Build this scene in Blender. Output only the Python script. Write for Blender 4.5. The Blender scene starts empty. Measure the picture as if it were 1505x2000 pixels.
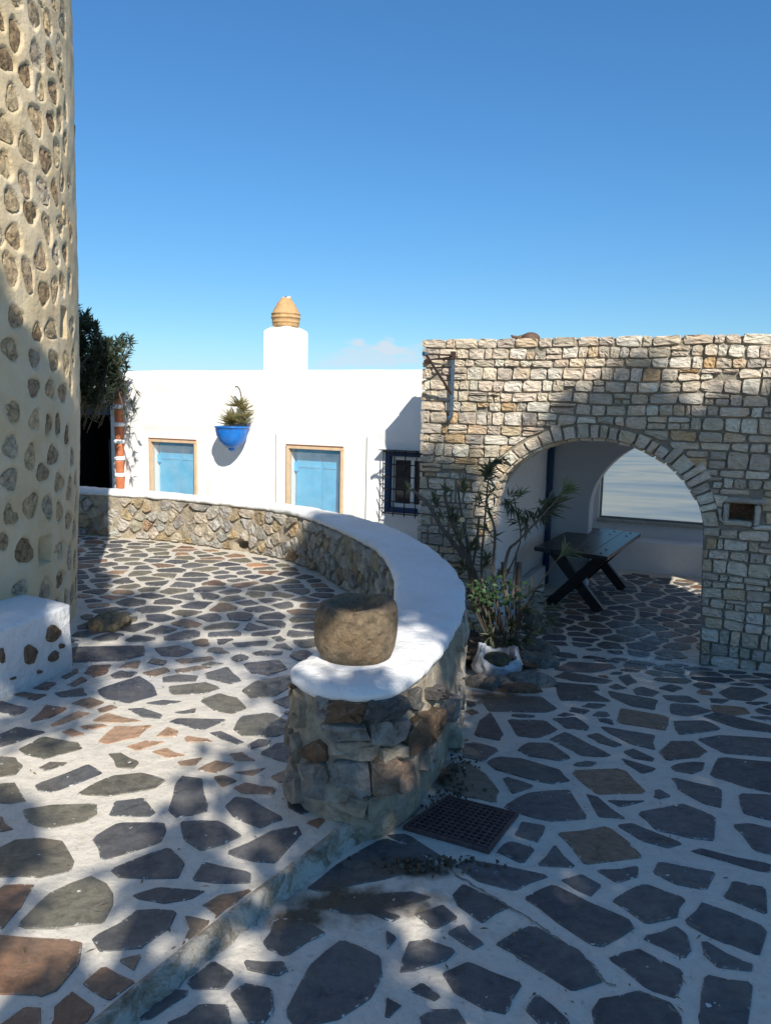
import bpy, bmesh, math, random
import numpy as np
from mathutils import Vector, noise
random.seed(7); np.random.seed(7)
sc = bpy.context.scene
C = sc.collection

# ------------------------------------------------------------------ camera, sky, sun, exposure
EYE, PITCH, ROLL, FPX = 1.6, math.radians(7.5), .022, 1500.
F = Vector((0, math.cos(PITCH), -math.sin(PITCH)))
D_ = Vector((0, -math.sin(PITCH), -math.cos(PITCH)))
U_ = Vector((1, 0, 0))*math.cos(ROLL) - D_*math.sin(ROLL)
V_ = Vector((1, 0, 0))*math.sin(ROLL) + D_*math.cos(ROLL)
cam_d = bpy.data.cameras.new('camera'); cam = bpy.data.objects.new('camera', cam_d); C.objects.link(cam)
cam_d.sensor_fit = 'VERTICAL'; cam_d.sensor_height = 36; cam_d.lens = 27; cam_d.clip_start = .05; cam_d.clip_end = 60000
from mathutils import Matrix
m = Matrix.Identity(4)
for i in range(3):
    m[i][0] = U_[i]; m[i][1] = -V_[i]; m[i][2] = -F[i]
m[2][3] = EYE
cam.matrix_world = m
sc.camera = cam

SUN_EL, SUN_AZ = math.radians(38), math.radians(17.2)      # sun stands behind the camera, to its right
S = Vector((math.sin(SUN_AZ)*math.cos(SUN_EL), -math.cos(SUN_AZ)*math.cos(SUN_EL), math.sin(SUN_EL)))
w = bpy.data.worlds.new('World'); sc.world = w; w.use_nodes = True
nt = w.node_tree; nt.nodes.clear()
wo = nt.nodes.new('ShaderNodeOutputWorld'); bg = nt.nodes.new('ShaderNodeBackground')
sky = nt.nodes.new('ShaderNodeTexSky'); sky.sky_type = 'NISHITA'; sky.sun_disc = False
sky.sun_elevation = SUN_EL; sky.sun_rotation = math.pi - SUN_AZ
sky.air_density = 1.0; sky.dust_density = .0; sky.ozone_density = 3.0; sky.altitude = 0
bg.inputs['Strength'].default_value = .108
# a small cumulus low over the sea (direction-based, part of the sky itself)
geo = nt.nodes.new('ShaderNodeTexCoord')
def vm(op, a, b=None):
    n = nt.nodes.new('ShaderNodeVectorMath'); n.operation = op
    for k, v in ((0, a), (1, b)):
        if v is None: continue
        if isinstance(v, (tuple, list)): n.inputs[k].default_value = v
        else: nt.links.new(v, n.inputs[k])
    return n
def mt(op, a, b=None, clamp=False):
    n = nt.nodes.new('ShaderNodeMath'); n.operation = op; n.use_clamp = clamp
    for k, v in ((0, a), (1, b)):
        if v is None: continue
        if isinstance(v, (int, float)): n.inputs[k].default_value = v
        else: nt.links.new(v, n.inputs[k])
    return n.outputs[0]
def cloud(cx, cz, rx, rz, scale, seed, sharp, amt):
    sub = vm('SUBTRACT', geo.outputs['Generated'], (cx, 0, cz))
    scl = vm('MULTIPLY', sub.outputs[0], (1/rx, 0, 1/rz))
    ln = vm('LENGTH', scl.outputs[0])
    nz = nt.nodes.new('ShaderNodeTexNoise'); nz.inputs['Scale'].default_value = scale; nz.inputs['Detail'].default_value = 8
    mp = vm('MULTIPLY', geo.outputs['Generated'], (1, 1, 1.9)); ad = vm('ADD', mp.outputs[0], (seed, seed, 0))
    nt.links.new(ad.outputs[0], nz.inputs['Vector'])
    a = mt('SUBTRACT', 1.0, ln.outputs['Value'])
    b = mt('MULTIPLY', mt('SUBTRACT', nz.outputs['Fac'], .5), 3.2)
    f = mt('MULTIPLY', mt('ADD', a, b), sharp, True)
    gy = nt.nodes.new('ShaderNodeSeparateXYZ'); nt.links.new(geo.outputs['Generated'], gy.inputs[0])
    return mt('MULTIPLY', mt('MULTIPLY', f, amt), mt('GREATER_THAN', gy.outputs['Y'], 0.0))
c1 = cloud(-.02, .066, .10, .012, 30, 3.1, 1.5, .6)
c2 = cloud(.0, .079, .055, .011, 42, 7.7, 1.7, .95)
cf = mt('MAXIMUM', c1, c2)
mix = nt.nodes.new('ShaderNodeMixRGB'); nt.links.new(cf, mix.inputs[0])
hsv = nt.nodes.new('ShaderNodeHueSaturation'); hsv.inputs['Saturation'].default_value = 1.12; hsv.inputs['Value'].default_value = 1.0; nt.links.new(sky.outputs[0], hsv.inputs['Color'])
sep = nt.nodes.new('ShaderNodeSeparateXYZ'); nt.links.new(geo.outputs['Generated'], sep.inputs[0])
rz = nt.nodes.new('ShaderNodeValToRGB'); nt.links.new(sep.outputs['Z'], rz.inputs[0]); el = rz.color_ramp.elements
el[0].position = 0; el[0].color = (.46, .54, .84, 1); el[1].position = .75; el[1].color = (.95, 1.02, 1.04, 1)
for p_, c_ in ((.08, (.52, .70, .80, 1)), (.25, (.56, .84, .98, 1)), (.5, (.62, .94, 1.10, 1))):
    k_ = el.new(p_); k_.color = c_
mul = nt.nodes.new('ShaderNodeMixRGB'); mul.blend_type = 'MULTIPLY'; mul.inputs[0].default_value = 1; nt.links.new(hsv.outputs[0], mul.inputs[1]); nt.links.new(rz.outputs[0], mul.inputs[2])
nt.links.new(mul.outputs[0], mix.inputs[1])
mix.inputs[2].default_value = (4.7, 5.5, 6.3, 1)
nt.links.new(mix.outputs[0], bg.inputs[0]); nt.links.new(bg.outputs[0], wo.inputs[0])
sd = bpy.data.lights.new('sun', 'SUN'); sd.energy = 5.0; sd.angle = math.radians(.55); sd.color = (1, .93, .82)
so = bpy.data.objects.new('sun', sd); C.objects.link(so); so.location = (8, -20, 20)
so.rotation_euler = (-S).to_track_quat('-Z', 'Y').to_euler()
vs = sc.view_settings; vs.view_transform = 'Standard'; vs.look = 'None'; vs.exposure = .38; vs.gamma = 1; vs.use_curve_mapping = False
try: sc.cycles.max_bounces = 6; sc.cycles.transparent_max_bounces = 8
except Exception: pass

# ------------------------------------------------------------------ where things stand (rays through the photograph give directions only)
def ray(x, y): return F + U_*((x-752.5)/FPX) + V_*((y-1000)/FPX)
def onz(x, y, z):
    d = ray(x, y); t = (z-EYE)/d.z; return Vector((d.x*t, d.y*t, z))
def zr(Y):      # lower paving: level by the camera, then falling gently towards the arch, level again indoors
    v = .005 if Y < 2.2 else (.005-.065*(Y-2.2)**2 if Y < 3.2 else -.06-.1325*(Y-3.2))
    return max(v, -.5)
def onright(x, y):
    d = ray(x, y); t = 3.
    for i in range(60): t = .5*t + .5*(zr(t*d.y)-EYE)/d.z
    return Vector((d.x*t, d.y*t, zr(d.y*t)))
def pix(P):
    q = Vector(P)-Vector((0, 0, EYE)); wz = q.dot(F)
    if wz < .05: return (-9e3, -9e3)
    return (752.5+FPX*q.dot(U_)/wz, 1000+FPX*q.dot(V_)/wz)
class Frame:
    def __init__(s, O, ax, nn): s.O = Vector(O); s.a = Vector(ax).normalized(); s.n = Vector(nn).normalized()
    def P(s, u, n, z): return Vector((s.O.x+s.a.x*u+s.n.x*n, s.O.y+s.a.y*u+s.n.y*n, z))
    def uz(s, x, y, n=0):
        d = ray(x, y); t = (s.O.to_2d().dot(s.n.to_2d())+n)/(d.to_2d().dot(s.n.to_2d()))
        P = d*t; return ((P.to_2d()-s.O.to_2d()).dot(s.a.to_2d()), EYE+d.z*t)
AW = Frame((.31, 7.30, 0), (.912, -.410, 0), (.410, .912, 0))      # stone arch wall
HW = Frame((0, 8.37, 0), (.8944, -.4472, 0), (.4472, .8944, 0))    # white house front

# ------------------------------------------------------------------ materials
def mat(name):
    m = bpy.data.materials.new(name); m.use_nodes = True; n = m.node_tree
    return m, n, n.nodes['Principled BSDF']
def N(n, t, **k):
    o = n.nodes.new(t)
    for a, b in k.items():
        if a in o.inputs: o.inputs[a].default_value = b
        else: setattr(o, a, b)
    return o
def ramp(n, fac, stops):
    r = n.nodes.new('ShaderNodeValToRGB'); e = r.color_ramp.elements
    e[0].position, e[0].color = stops[0][0], (*stops[0][1], 1); e[1].position, e[1].color = stops[1][0], (*stops[1][1], 1)
    for p, c in stops[2:]:
        k = e.new(p); k.color = (*c, 1)
    n.links.new(fac, r.inputs[0]); return r.outputs[0]
def nz(n, scale, detail=6, rough=.6, vec=None, dist=0):
    o = N(n, 'ShaderNodeTexNoise'); o.inputs['Scale'].default_value = scale; o.inputs['Detail'].default_value = detail
    o.inputs['Roughness'].default_value = rough; o.inputs['Distortion'].default_value = dist
    if vec is None: vec = pos(n)
    n.links.new(vec, o.inputs['Vector']); return o.outputs['Fac']
def pos(n):
    g = n.nodes.get('POS')
    if not g: g = n.nodes.new('ShaderNodeNewGeometry'); g.name = 'POS'
    return g.outputs['Position']
def mixc(n, f, a, b, mode='MIX'):
    o = n.nodes.new('ShaderNodeMixRGB'); o.blend_type = mode
    for k, v in ((0, f), (1, a), (2, b)):
        if isinstance(v, (int, float)): o.inputs[k].default_value = v
        elif isinstance(v, tuple): o.inputs[k].default_value = (*v, 1)
        else: n.links.new(v, o.inputs[k])
    return o.outputs[0]
def mth(n, op, a, b=0., clamp=False):
    o = n.nodes.new('ShaderNodeMath'); o.operation = op; o.use_clamp = clamp
    for k, v in ((0, a), (1, b)):
        if isinstance(v, (int, float)): o.inputs[k].default_value = v
        else: n.links.new(v, o.inputs[k])
    return o.outputs[0]
def bump(n, bs, h, strength=.5, dist=.02, prev=None):
    b = n.nodes.new('ShaderNodeBump'); b.inputs['Strength'].default_value = strength; b.inputs['Distance'].default_value = dist
    n.links.new(h, b.inputs['Height'])
    if prev is not None: n.links.new(prev, b.inputs['Normal'])
    n.links.new(b.outputs[0], bs.inputs['Normal']); return b.outputs[0]
def near(n, c, r, soft, nzs=9):     # 1 close to point c (metres), fading out: damp, spilt or dirty patches on the ground
    v = n.nodes.new('ShaderNodeVectorMath'); v.operation = 'SUBTRACT'; n.links.new(pos(n), v.inputs[0]); v.inputs[1].default_value = c
    s = n.nodes.new('ShaderNodeVectorMath'); s.operation = 'MULTIPLY'; n.links.new(v.outputs[0], s.inputs[0]); s.inputs[1].default_value = (1/r[0], 1/r[1], 1/r[2])
    l = n.nodes.new('ShaderNodeVectorMath'); l.operation = 'LENGTH'; n.links.new(s.outputs[0], l.inputs[0])
    k = mth(n, 'ADD', l.outputs['Value'], mth(n, 'MULTIPLY', mth(n, 'SUBTRACT', nz(n, 9, 6), .5), 1.6))
    return mth(n, 'MULTIPLY', mth(n, 'SUBTRACT', 1.0, k), soft, True)
def maxall(n, l):
    a = l[0]
    for b in l[1:]: a = mth(n, 'MAXIMUM', a, b)
    return a

WET = [((-1.7, 4.3, 0), (1.0, .55, 1)), ((-.8, 4.4, 0), (.9, .6, 1)), ((-.5, 3.75, 0), (.5, .3, 1))]
WETR = [((2.3, 6.35, -.45), (.75, .8, 1)), ((2.5, 7.3, -.5), (.5, .6, 1))]
DIRT = [((-.07, 2.33, 0), (.34, .12, 1)), ((.12, 2.52, 0), (.2, .07, 1)), ((-.24, 2.24, 0), (.16, .08, 1)), ((.26, 3.42, 0), (.13, .28, 1)), ((.12, 3.05, 0), (.09, .2, 1)), ((.75, 4.95, -.3), (.4, .25, 1))]

def whitewash(name, base=(.80, .80, .78), floor=False, dirt=.25, bumps=.35, grime=False):
    m, n, b = mat(name)
    big = nz(n, 1.7, 5); fine = nz(n, 60, 5)
    col = ramp(n, nz(n, 14, 8, .75), [(.30, tuple(c*(.80 if floor else .95) for c in base)), (.52, base)])
    col = mixc(n, mth(n, 'MULTIPLY', ramp(n, big, [(.45, (0, 0, 0)), (.7, (1, 1, 1))]), dirt), col, (.52, .50, .44))
    speck = ramp(n, nz(n, 48 if floor else 75, 4, .85), [(.60 if floor else .66, (0, 0, 0)), (.68 if floor else .74, (1, 1, 1))])
    col = mixc(n, mth(n, 'MULTIPLY', speck, .6 if floor else .04), col, (.20, .18, .15))
    if floor:
        g2 = ramp(n, nz(n, 24, 8, .85), [(.56, (0, 0, 0)), (.64, (1, 1, 1))])
        col = mixc(n, mth(n, 'MULTIPLY', g2, .30), col, (.30, .28, .25))
    rough = .62 if floor else .8
    if grime:
        gm = n.nodes.new('ShaderNodeMapping'); gm.inputs['Scale'].default_value = (9, 3, 9); gm.inputs['Rotation'].default_value = (0, 0, .4); n.links.new(pos(n), gm.inputs[0])
        br_ = ramp(n, nz(n, 6, 9, .85, gm.outputs[0], .5), [(.55, (0, 0, 0)), (.66, (1, 1, 1))]); col = mixc(n, mth(n, 'MULTIPLY', br_, .28), col, (.42, .41, .37))
        ch = ramp(n, nz(n, 19, 8, .8), [(.655, (0, 0, 0)), (.675, (1, 1, 1))]); col = mixc(n, mth(n, 'MULTIPLY', ch, .7), col, (.30, .28, .23))
    if floor:
        worn = ramp(n, nz(n, 5.5, 8, .8), [(.60, (0, 0, 0)), (.70, (1, 1, 1))])
        col = mixc(n, mth(n, 'MULTIPLY', worn, .28), col, (.38, .37, .36))
        d = maxall(n, [near(n, c, r, 1.6) for c, r in DIRT])
        col = mixc(n, d, col, mixc(n, nz(n, 45, 4), (.035, .028, .02), (.16, .12, .075)))
        wt = maxall(n, [near(n, c, r, 1.5) for c, r in WET+WETR])
        col = mixc(n, mth(n, 'MULTIPLY', wt, .35), col, (.42, .43, .44))
        rr = mixc(n, wt, (.6, .6, .6), (.22, .22, .22)); n.links.new(rr, b.inputs['Roughness'])
    else: b.inputs['Roughness'].default_value = rough
    n.links.new(col, b.inputs['Base Color'])
    p = bump(n, b, nz(n, 7, 4), bumps, .03); bump(n, b, fine, .35, .006, p)
    return m
WHITE = whitewash('whitewashed_plaster', (.88, .88, .865), dirt=.02, bumps=.18)
CAPW = whitewash('whitewashed_wall_cap', (.76, .76, .745), dirt=.35, bumps=1.0, grime=True)
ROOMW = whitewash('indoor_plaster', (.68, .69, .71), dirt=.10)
JOINT = whitewash('painted_joints', (.62, .575, .49), floor=True, bumps=.6)

def stone_mat(name, rough=.6, bs=(.5, .012), scale=22, paint=0., wet=None, var=.35, strat=False, dirt=False, lichen=0., paintcol=(.60, .60, .57), dust=0.):
    m, n, b = mat(name)
    at = n.nodes.new('ShaderNodeAttribute'); at.attribute_name = 'tint'
    vec = pos(n)
    if strat:
        mp = n.nodes.new('ShaderNodeMapping'); mp.inputs['Scale'].default_value = (1, 1, 3.2); n.links.new(vec, mp.inputs[0]); vec = mp.outputs[0]
    f1 = nz(n, scale, 9, .7, vec, .4)
    col = mixc(n, 1.0, at.outputs['Color'], ramp(n, f1, [(.25, (1-var*1.5,)*3), (.5, (1, 1, 1)), (.75, (1+var,)*3)]), 'MULTIPLY')
    stain = ramp(n, nz(n, 5, 5, .7), [(.52, (0, 0, 0)), (.68, (1, 1, 1))])
    col = mixc(n, mth(n, 'MULTIPLY', stain, .3), col, mixc(n, 1., at.outputs['Color'], (1.25, .85, .5), 'MULTIPLY'))
    if lichen:
        li = ramp(n, nz(n, 38, 6, .75), [(.60, (0, 0, 0)), (.66, (1, 1, 1))])
        col = mixc(n, mth(n, 'MULTIPLY', li, lichen), col, (.52, .50, .44))
    if dust:
        du = ramp(n, nz(n, 3.1, 7, .7), [(.42, (0, 0, 0)), (.66, (1, 1, 1))]); col = mixc(n, mth(n, 'MULTIPLY', du, dust), col, (.24, .22, .17))
        st2 = N(n, 'ShaderNodeMapping'); st2.inputs['Scale'].default_value = (1, 3, 1); st2.inputs['Rotation'].default_value = (0, 0, .5); n.links.new(pos(n), st2.inputs[0])
        col = mixc(n, .55, col, ramp(n, nz(n, 16, 8, .75, st2.outputs[0], 1.6), [(.3, (.62, .62, .65)), (.5, (1, 1, 1)), (.72, (1.35, 1.32, 1.25))]), 'MULTIPLY')
    if dirt:
        d = maxall(n, [near(n, c, r, 1.4) for c, r in DIRT])
        col = mixc(n, mth(n, 'MULTIPLY', d, .8), col, mixc(n, nz(n, 45, 4), (.03, .026, .018), (.13, .10, .06)))
    rf = rough
    if wet:
        wt = maxall(n, [near(n, c, r, 1.6) for c, r in wet])
        wt = mth(n, 'MULTIPLY', wt, ramp(n, nz(n, 16, 4), [(.38, (0, 0, 0)), (.55, (1, 1, 1))]))
        rr = mixc(n, wt, ramp(n, nz(n, 30, 4), [(.3, (rough-.12,)*3), (.7, (rough+.15,)*3)]), (.12, .12, .12)); n.links.new(rr, b.inputs['Roughness'])
        col = mixc(n, mth(n, 'MULTIPLY', wt, .45), col, (.012, .014, .018))
    else: b.inputs['Roughness'].default_value = rf
    if paint:       # limewash carried over the rim of each stone, and splashed drops
        ea = n.nodes.new('ShaderNodeAttribute'); ea.attribute_name = 'edge'
        k = mth(n, 'SUBTRACT', mth(n, 'ADD', nz(n, 34, 8, .8), .0), mth(n, 'ADD', mth(n, 'MULTIPLY', ea.outputs['Fac'], .26), .50))
        k = mth(n, 'MULTIPLY', k, 14, True)
        spl = ramp(n, nz(n, 28, 2, .5), [(.735, (0, 0, 0)), (.75, (1, 1, 1))])
        k = mth(n, 'MAXIMUM', mth(n, 'MULTIPLY', k, paint), spl)
        col = mixc(n, k, col, paintcol)
    n.links.new(col, b.inputs['Base Color'])
    p = bump(n, b, f1, bs[0], bs[1]); bump(n, b, nz(n, scale*5, 6, .7), .4, .004, p)
    return m
SLATE = stone_mat('slate_paving', .52, (.6, .010), 20, 1., WET+WETR, .5, dirt=True, dust=.35)
LIME = stone_mat('rough_limestone', .85, (.9, .022), 24, 0, None, .28, True)
RUBBLE = stone_mat('rubble_stone', .88, (1.0, .05), 13, 1., None, .5, lichen=.35, paintcol=(.40, .345, .26))
TSTONE = stone_mat('tower_stone', .9, (1.0, .06), 26, 0, None, .7)
def plain(name, col, rough=.6, metal=0., bs=None, var=.15, scale=30, **kw):
    m, n, b = mat(name)
    f = nz(n, scale, 6, .65)
    n.links.new(ramp(n, f, [(.3, tuple(max(0, c*(1-var)) for c in col)), (.7, tuple(c*(1+var) for c in col))]), b.inputs['Base Color'])
    b.inputs['Roughness'].default_value = rough; b.inputs['Metallic'].default_value = metal
    if bs: bump(n, b, f, *bs)
    for k, v in kw.items(): b.inputs[k].default_value = v
    return m
MORTAR_D = plain('dark_joint', (.25, .225, .18), .95, bs=(.8, .03))
m_, n_, b_ = mat('lime_mortar')
c_ = ramp(n_, nz(n_, 13, 10, .8), [(.30, (.16, .12, .08)), (.45, (.38, .31, .21)), (.60, (.52, .46, .35)), (.78, (.66, .62, .53))])
c_ = mixc(n_, mth(n_, 'MULTIPLY', ramp(n_, nz(n_, 6, 8, .75), [(.46, (0, 0, 0)), (.62, (1, 1, 1))]), .65), c_, mixc(n_, nz(n_, 4, 3), (.20, .15, .10), (.30, .30, .29)))
n_.links.new(c_, b_.inputs['Base Color']); b_.inputs['Roughness'].default_value = .92
p_ = bump(n_, b_, nz(n_, 14, 7, .7), 1., .04); bump(n_, b_, nz(n_, 90, 5), .6, .006, p_); MORTAR = m_
m_, n_, b_ = mat('tower_render')
c_ = ramp(n_, nz(n_, 2.6, 7, .6), [(.3, (.56, .43, .25)), (.5, (.66, .53, .33)), (.7, (.70, .60, .43))])
c_ = mixc(n_, mth(n_, 'MULTIPLY', ramp(n_, nz(n_, 6, 6), [(.55, (0, 0, 0)), (.75, (1, 1, 1))]), .4), c_, (.62, .61, .57))
n_.links.new(c_, b_.inputs['Base Color']); b_.inputs['Roughness'].default_value = .88
p_ = bump(n_, b_, nz(n_, 8, 4), .5, .03); bump(n_, b_, nz(n_, 45, 8, .75), .6, .010, p_); RENDER = m_
BLUE = plain('blue_paint', (.09, .45, .70), .45, var=.1, scale=8)
BLUED = plain('deep_blue_paint', (.010, .045, .13), .5, var=.25, bs=(.3, .004))
BOWLB = plain('cobalt_glaze', (.012, .16, .55), .35, var=.3, scale=14, bs=(.2, .004))
WOOD = plain('pale_pine', (.66, .47, .30), .6, var=.12, scale=12)
DWOOD = plain('tarred_wood', (.018, .015, .014), .33, var=.4, scale=18, bs=(.5, .006))
TOPW = plain('worn_table_boards', (.030, .027, .027), .33, var=.4, scale=14, bs=(.35, .005))
IRON = plain('rusty_iron', (.055, .035, .028), .7, .3, var=.4, bs=(.5, .003))
IRONB = plain('weathered_blue_iron', (.06, .10, .15), .65, .2, var=.45, scale=40, bs=(.5, .003))
BLACKI = plain('black_iron', (.012, .013, .018), .5, .2)
RUST = plain('rusted_grate', (.12, .075, .068), .75, .25, var=.35, bs=(.6, .004))
TERRA = plain('terracotta', (.52, .17, .075), .75, var=.16, scale=18, bs=(.25, .004))
CLAY = plain('sun_baked_clay', (.50, .31, .14), .85, var=.22, scale=16, bs=(.5, .008))
BROWNC = plain('brown_clay', (.12, .07, .045), .7, var=.3, bs=(.4, .006))
DARK = plain('dark_interior', (.03, .032, .04), .8)
SOIL = plain('soil', (.06, .042, .026), .95, var=.5, bs=(1., .03))
BARK = plain('oleander_bark', (.12, .095, .075), .85, var=.4, scale=40, bs=(.8, .01))
STEMG = plain('green_stem', (.05, .042, .028), .7, var=.3)
PLASTIC = plain('thin_white_plastic', (.50, .52, .55), .28, var=.04, bs=(.6, .02), scale=22)
PLASTIC.node_tree.nodes['Principled BSDF'].inputs['Subsurface Weight'].default_value = .15
GRAN = stone_mat('mortar_stone', .85, (1.0, .03), 30, 0, None, .6, lichen=.16)
def leafm(name, c1, c2, trans=.25):
    m, n, b = mat(name)
    g = n.nodes.new('ShaderNodeNewGeometry')
    n.links.new(ramp(n, g.outputs['Random Per Island'], [(.0, c1), (1., c2)]), b.inputs['Base Color'])
    b.inputs['Roughness'].default_value = .5
    tr = n.nodes.new('ShaderNodeBsdfTranslucent'); tr.inputs[0].default_value = (c2[0]*1.2, c2[1]*1.5, c2[2]*.8, 1)
    mx = n.nodes.new('ShaderNodeMixShader'); mx.inputs[0].default_value = trans
    n.links.new(b.outputs[0], mx.inputs[1]); n.links.new(tr.outputs[0], mx.inputs[2])
    n.links.new(mx.outputs[0], n.nodes['Material Output'].inputs[0]); return m
LEAF_D = leafm('oleander_leaf', (.022, .035, .024), (.055, .075, .04))
LEAF_P = leafm('pale_leaf', (.10, .13, .07), (.22, .24, .13))
LEAF_S = leafm('dusty_oleander_leaf', (.04, .052, .034), (.14, .15, .095))
LEAF_G = leafm('geranium_leaf', (.018, .05, .014), (.035, .09, .025))
LEAF_A = leafm('aloe_leaf', (.28, .30, .13), (.52, .40, .22))
# slightly milky clear sheet over the room's sea window
m_, n_, b_ = mat('clear_window_sheet')
tp = n_.nodes.new('ShaderNodeBsdfTransparent'); tp.inputs[0].default_value = (.93, .94, .93, 1)
gl = n_.nodes.new('ShaderNodeBsdfGlossy'); gl.inputs['Roughness'].default_value = .08
mx = n_.nodes.new('ShaderNodeMixShader'); mx.inputs[0].default_value = .05
n_.links.new(tp.outputs[0], mx.inputs[1]); n_.links.new(gl.outputs[0], mx.inputs[2]); n_.links.new(mx.outputs[0], n_.nodes['Material Output'].inputs[0]); SHEET = m_
m_, n_, b_ = mat('window_film')
tp = n_.nodes.new('ShaderNodeBsdfTransparent'); tp.inputs[0].default_value = (.97, .98, .99, 1)
df = n_.nodes.new('ShaderNodeBsdfDiffuse'); df.inputs[0].default_value = (.8, .85, .9, 1)
mx = n_.nodes.new('ShaderNodeMixShader'); n_.links.new(mth(n_, 'MULTIPLY', nz(n_, 5, 3), .16), mx.inputs[0])
n_.links.new(tp.outputs[0], mx.inputs[1]); n_.links.new(df.outputs[0], mx.inputs[2]); n_.links.new(mx.outputs[0], n_.nodes['Material Output'].inputs[0]); FILM = m_
m_, n_, b_ = mat('dark_glass'); b_.inputs['Base Color'].default_value = (.03, .035, .045, 1); b_.inputs['Roughness'].default_value = .12; GLASS = m_
# sea with calm streaks; glare, cloud reflections and haze painted into the colour bands
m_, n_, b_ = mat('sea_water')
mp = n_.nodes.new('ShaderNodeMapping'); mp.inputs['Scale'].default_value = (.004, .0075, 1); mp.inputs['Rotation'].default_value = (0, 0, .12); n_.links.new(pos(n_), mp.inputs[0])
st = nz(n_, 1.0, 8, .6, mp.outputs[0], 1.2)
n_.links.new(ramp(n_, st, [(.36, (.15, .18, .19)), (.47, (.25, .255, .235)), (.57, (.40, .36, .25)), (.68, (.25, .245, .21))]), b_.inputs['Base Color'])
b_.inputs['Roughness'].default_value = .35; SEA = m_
HILL = plain('dry_hillside', (.22, .18, .11), .95, var=.3, scale=.6, bs=(.5, .3))

# ------------------------------------------------------------------ object helpers
def me_obj(name, verts, faces, material, parent=None, smooth=False, attrs=None):
    me = bpy.data.meshes.new(name); me.from_pydata([tuple(v) for v in verts], [], [tuple(f) for f in faces]); me.update()
    if smooth: me.polygons.foreach_set('use_smooth', [True]*len(me.polygons))
    if attrs:
        for k, (ty, data) in attrs.items():
            a = me.attributes.new(k, ty, 'POINT')
            a.data.foreach_set('color' if ty == 'FLOAT_COLOR' else 'value', np.asarray(data, dtype=np.float32).ravel())
    if isinstance(material, (list, tuple)):
        for x in material: me.materials.append(x)
    else: me.materials.append(material)
    o = bpy.data.objects.new(name, me); C.objects.link(o)
    if parent is not None: par(o, parent)
    return o
def par(o, p):
    o.parent = p; o.matrix_parent_inverse = Matrix.Translation(-p.location) if p.type == 'EMPTY' else Matrix.Identity(4)
def thing(name, loc, label, cat, group=None):
    o = bpy.data.objects.new(name, None); C.objects.link(o); o.location = loc; o.empty_display_size = .1
    o['label'] = label; o['category'] = cat
    if group: o['group'] = group
    return o
def tag(o, label, cat, group=None):
    o['label'] = label; o['category'] = cat
    if group: o['group'] = group
    return o
def kind(o, k): o['kind'] = k; return o
class MB:
    def __init__(s): s.v = []; s.f = []
    def add(s, vs, fs):
        k = len(s.v); s.v += [Vector(v) for v in vs]; s.f += [tuple(i+k for i in f) for f in fs]; return s
    def box(s, P, u0, u1, n0, n1, z0, z1):      # P(u,n,z)->world
        vs = [P(u, n, z) for z in (z0, z1) for n in (n0, n1) for u in (u0, u1)]
        return s.add(vs, [(0, 2, 3, 1), (4, 5, 7, 6), (0, 1, 5, 4), (2, 6, 7, 3), (0, 4, 6, 2), (1, 3, 7, 5)])
    def tube(s, pts, rad, seg=8, cap=True):
        pts = [Vector(p) for p in pts]; rad = rad if isinstance(rad, (list, tuple)) else [rad]*len(pts)
        k = len(s.v); prev = None
        for i, p in enumerate(pts):
            t = (pts[min(i+1, len(pts)-1)]-pts[max(i-1, 0)]).normalized()
            a = t.orthogonal() if prev is None else (prev - t*prev.dot(t))
            a.normalize(); prev = a; b = t.cross(a)
            for j in range(seg):
                th = 2*math.pi*j/seg; s.v.append(p+(a*math.cos(th)+b*math.sin(th))*rad[i])
        for i in range(len(pts)-1):
            for j in range(seg):
                A = k+i*seg+j; B = k+i*seg+(j+1) % seg; s.f.append((A, B, B+seg, A+seg))
        if cap:
            s.f.append(tuple(k+j for j in range(seg))[::-1]); s.f.append(tuple(k+(len(pts)-1)*seg+j for j in range(seg)))
        return s
    def lathe(s, prof, c, seg=24, wob=0., cap=True):      # prof: (r,z) list
        k = len(s.v)
        for i, (r, z) in enumerate(prof):
            for j in range(seg):
                th = 2*math.pi*j/seg
                rr = r*(1+wob*noise.noise(Vector((math.cos(th)*1.7, math.sin(th)*1.7, z*6+c[0]))))
                s.v.append(Vector((c[0]+rr*math.cos(th), c[1]+rr*math.sin(th), c[2]+z)))
        for i in range(len(prof)-1):
            for j in range(seg):
                A = k+i*seg+j; B = k+i*seg+(j+1) % seg; s.f.append((A, B, B+seg, A+seg))
        if cap:
            s.f.append(tuple(k+j for j in range(seg))[::-1]); s.f.append(tuple(k+(len(prof)-1)*seg+j for j in range(seg)))
        return s
    def out(s, name, material, parent=None, smooth=False, bevel=0., segs=2):
        o = me_obj(name, s.v, s.f, material, parent, smooth)
        if bevel:
            bm = bmesh.new(); bm.from_mesh(o.data); bmesh.ops.recalc_face_normals(bm, faces=bm.faces)
            bmesh.ops.bevel(bm, geom=[e for e in bm.edges if e.is_manifold and e.calc_face_angle(0) > .6], offset=bevel, segments=segs, affect='EDGES', profile=.6)
            bm.to_mesh(o.data); bm.free()
            if smooth: o.data.polygons.foreach_set('use_smooth', [True]*len(o.data.polygons))
        return o
WP = lambda x, y, z: Vector((x, y, z))
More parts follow.
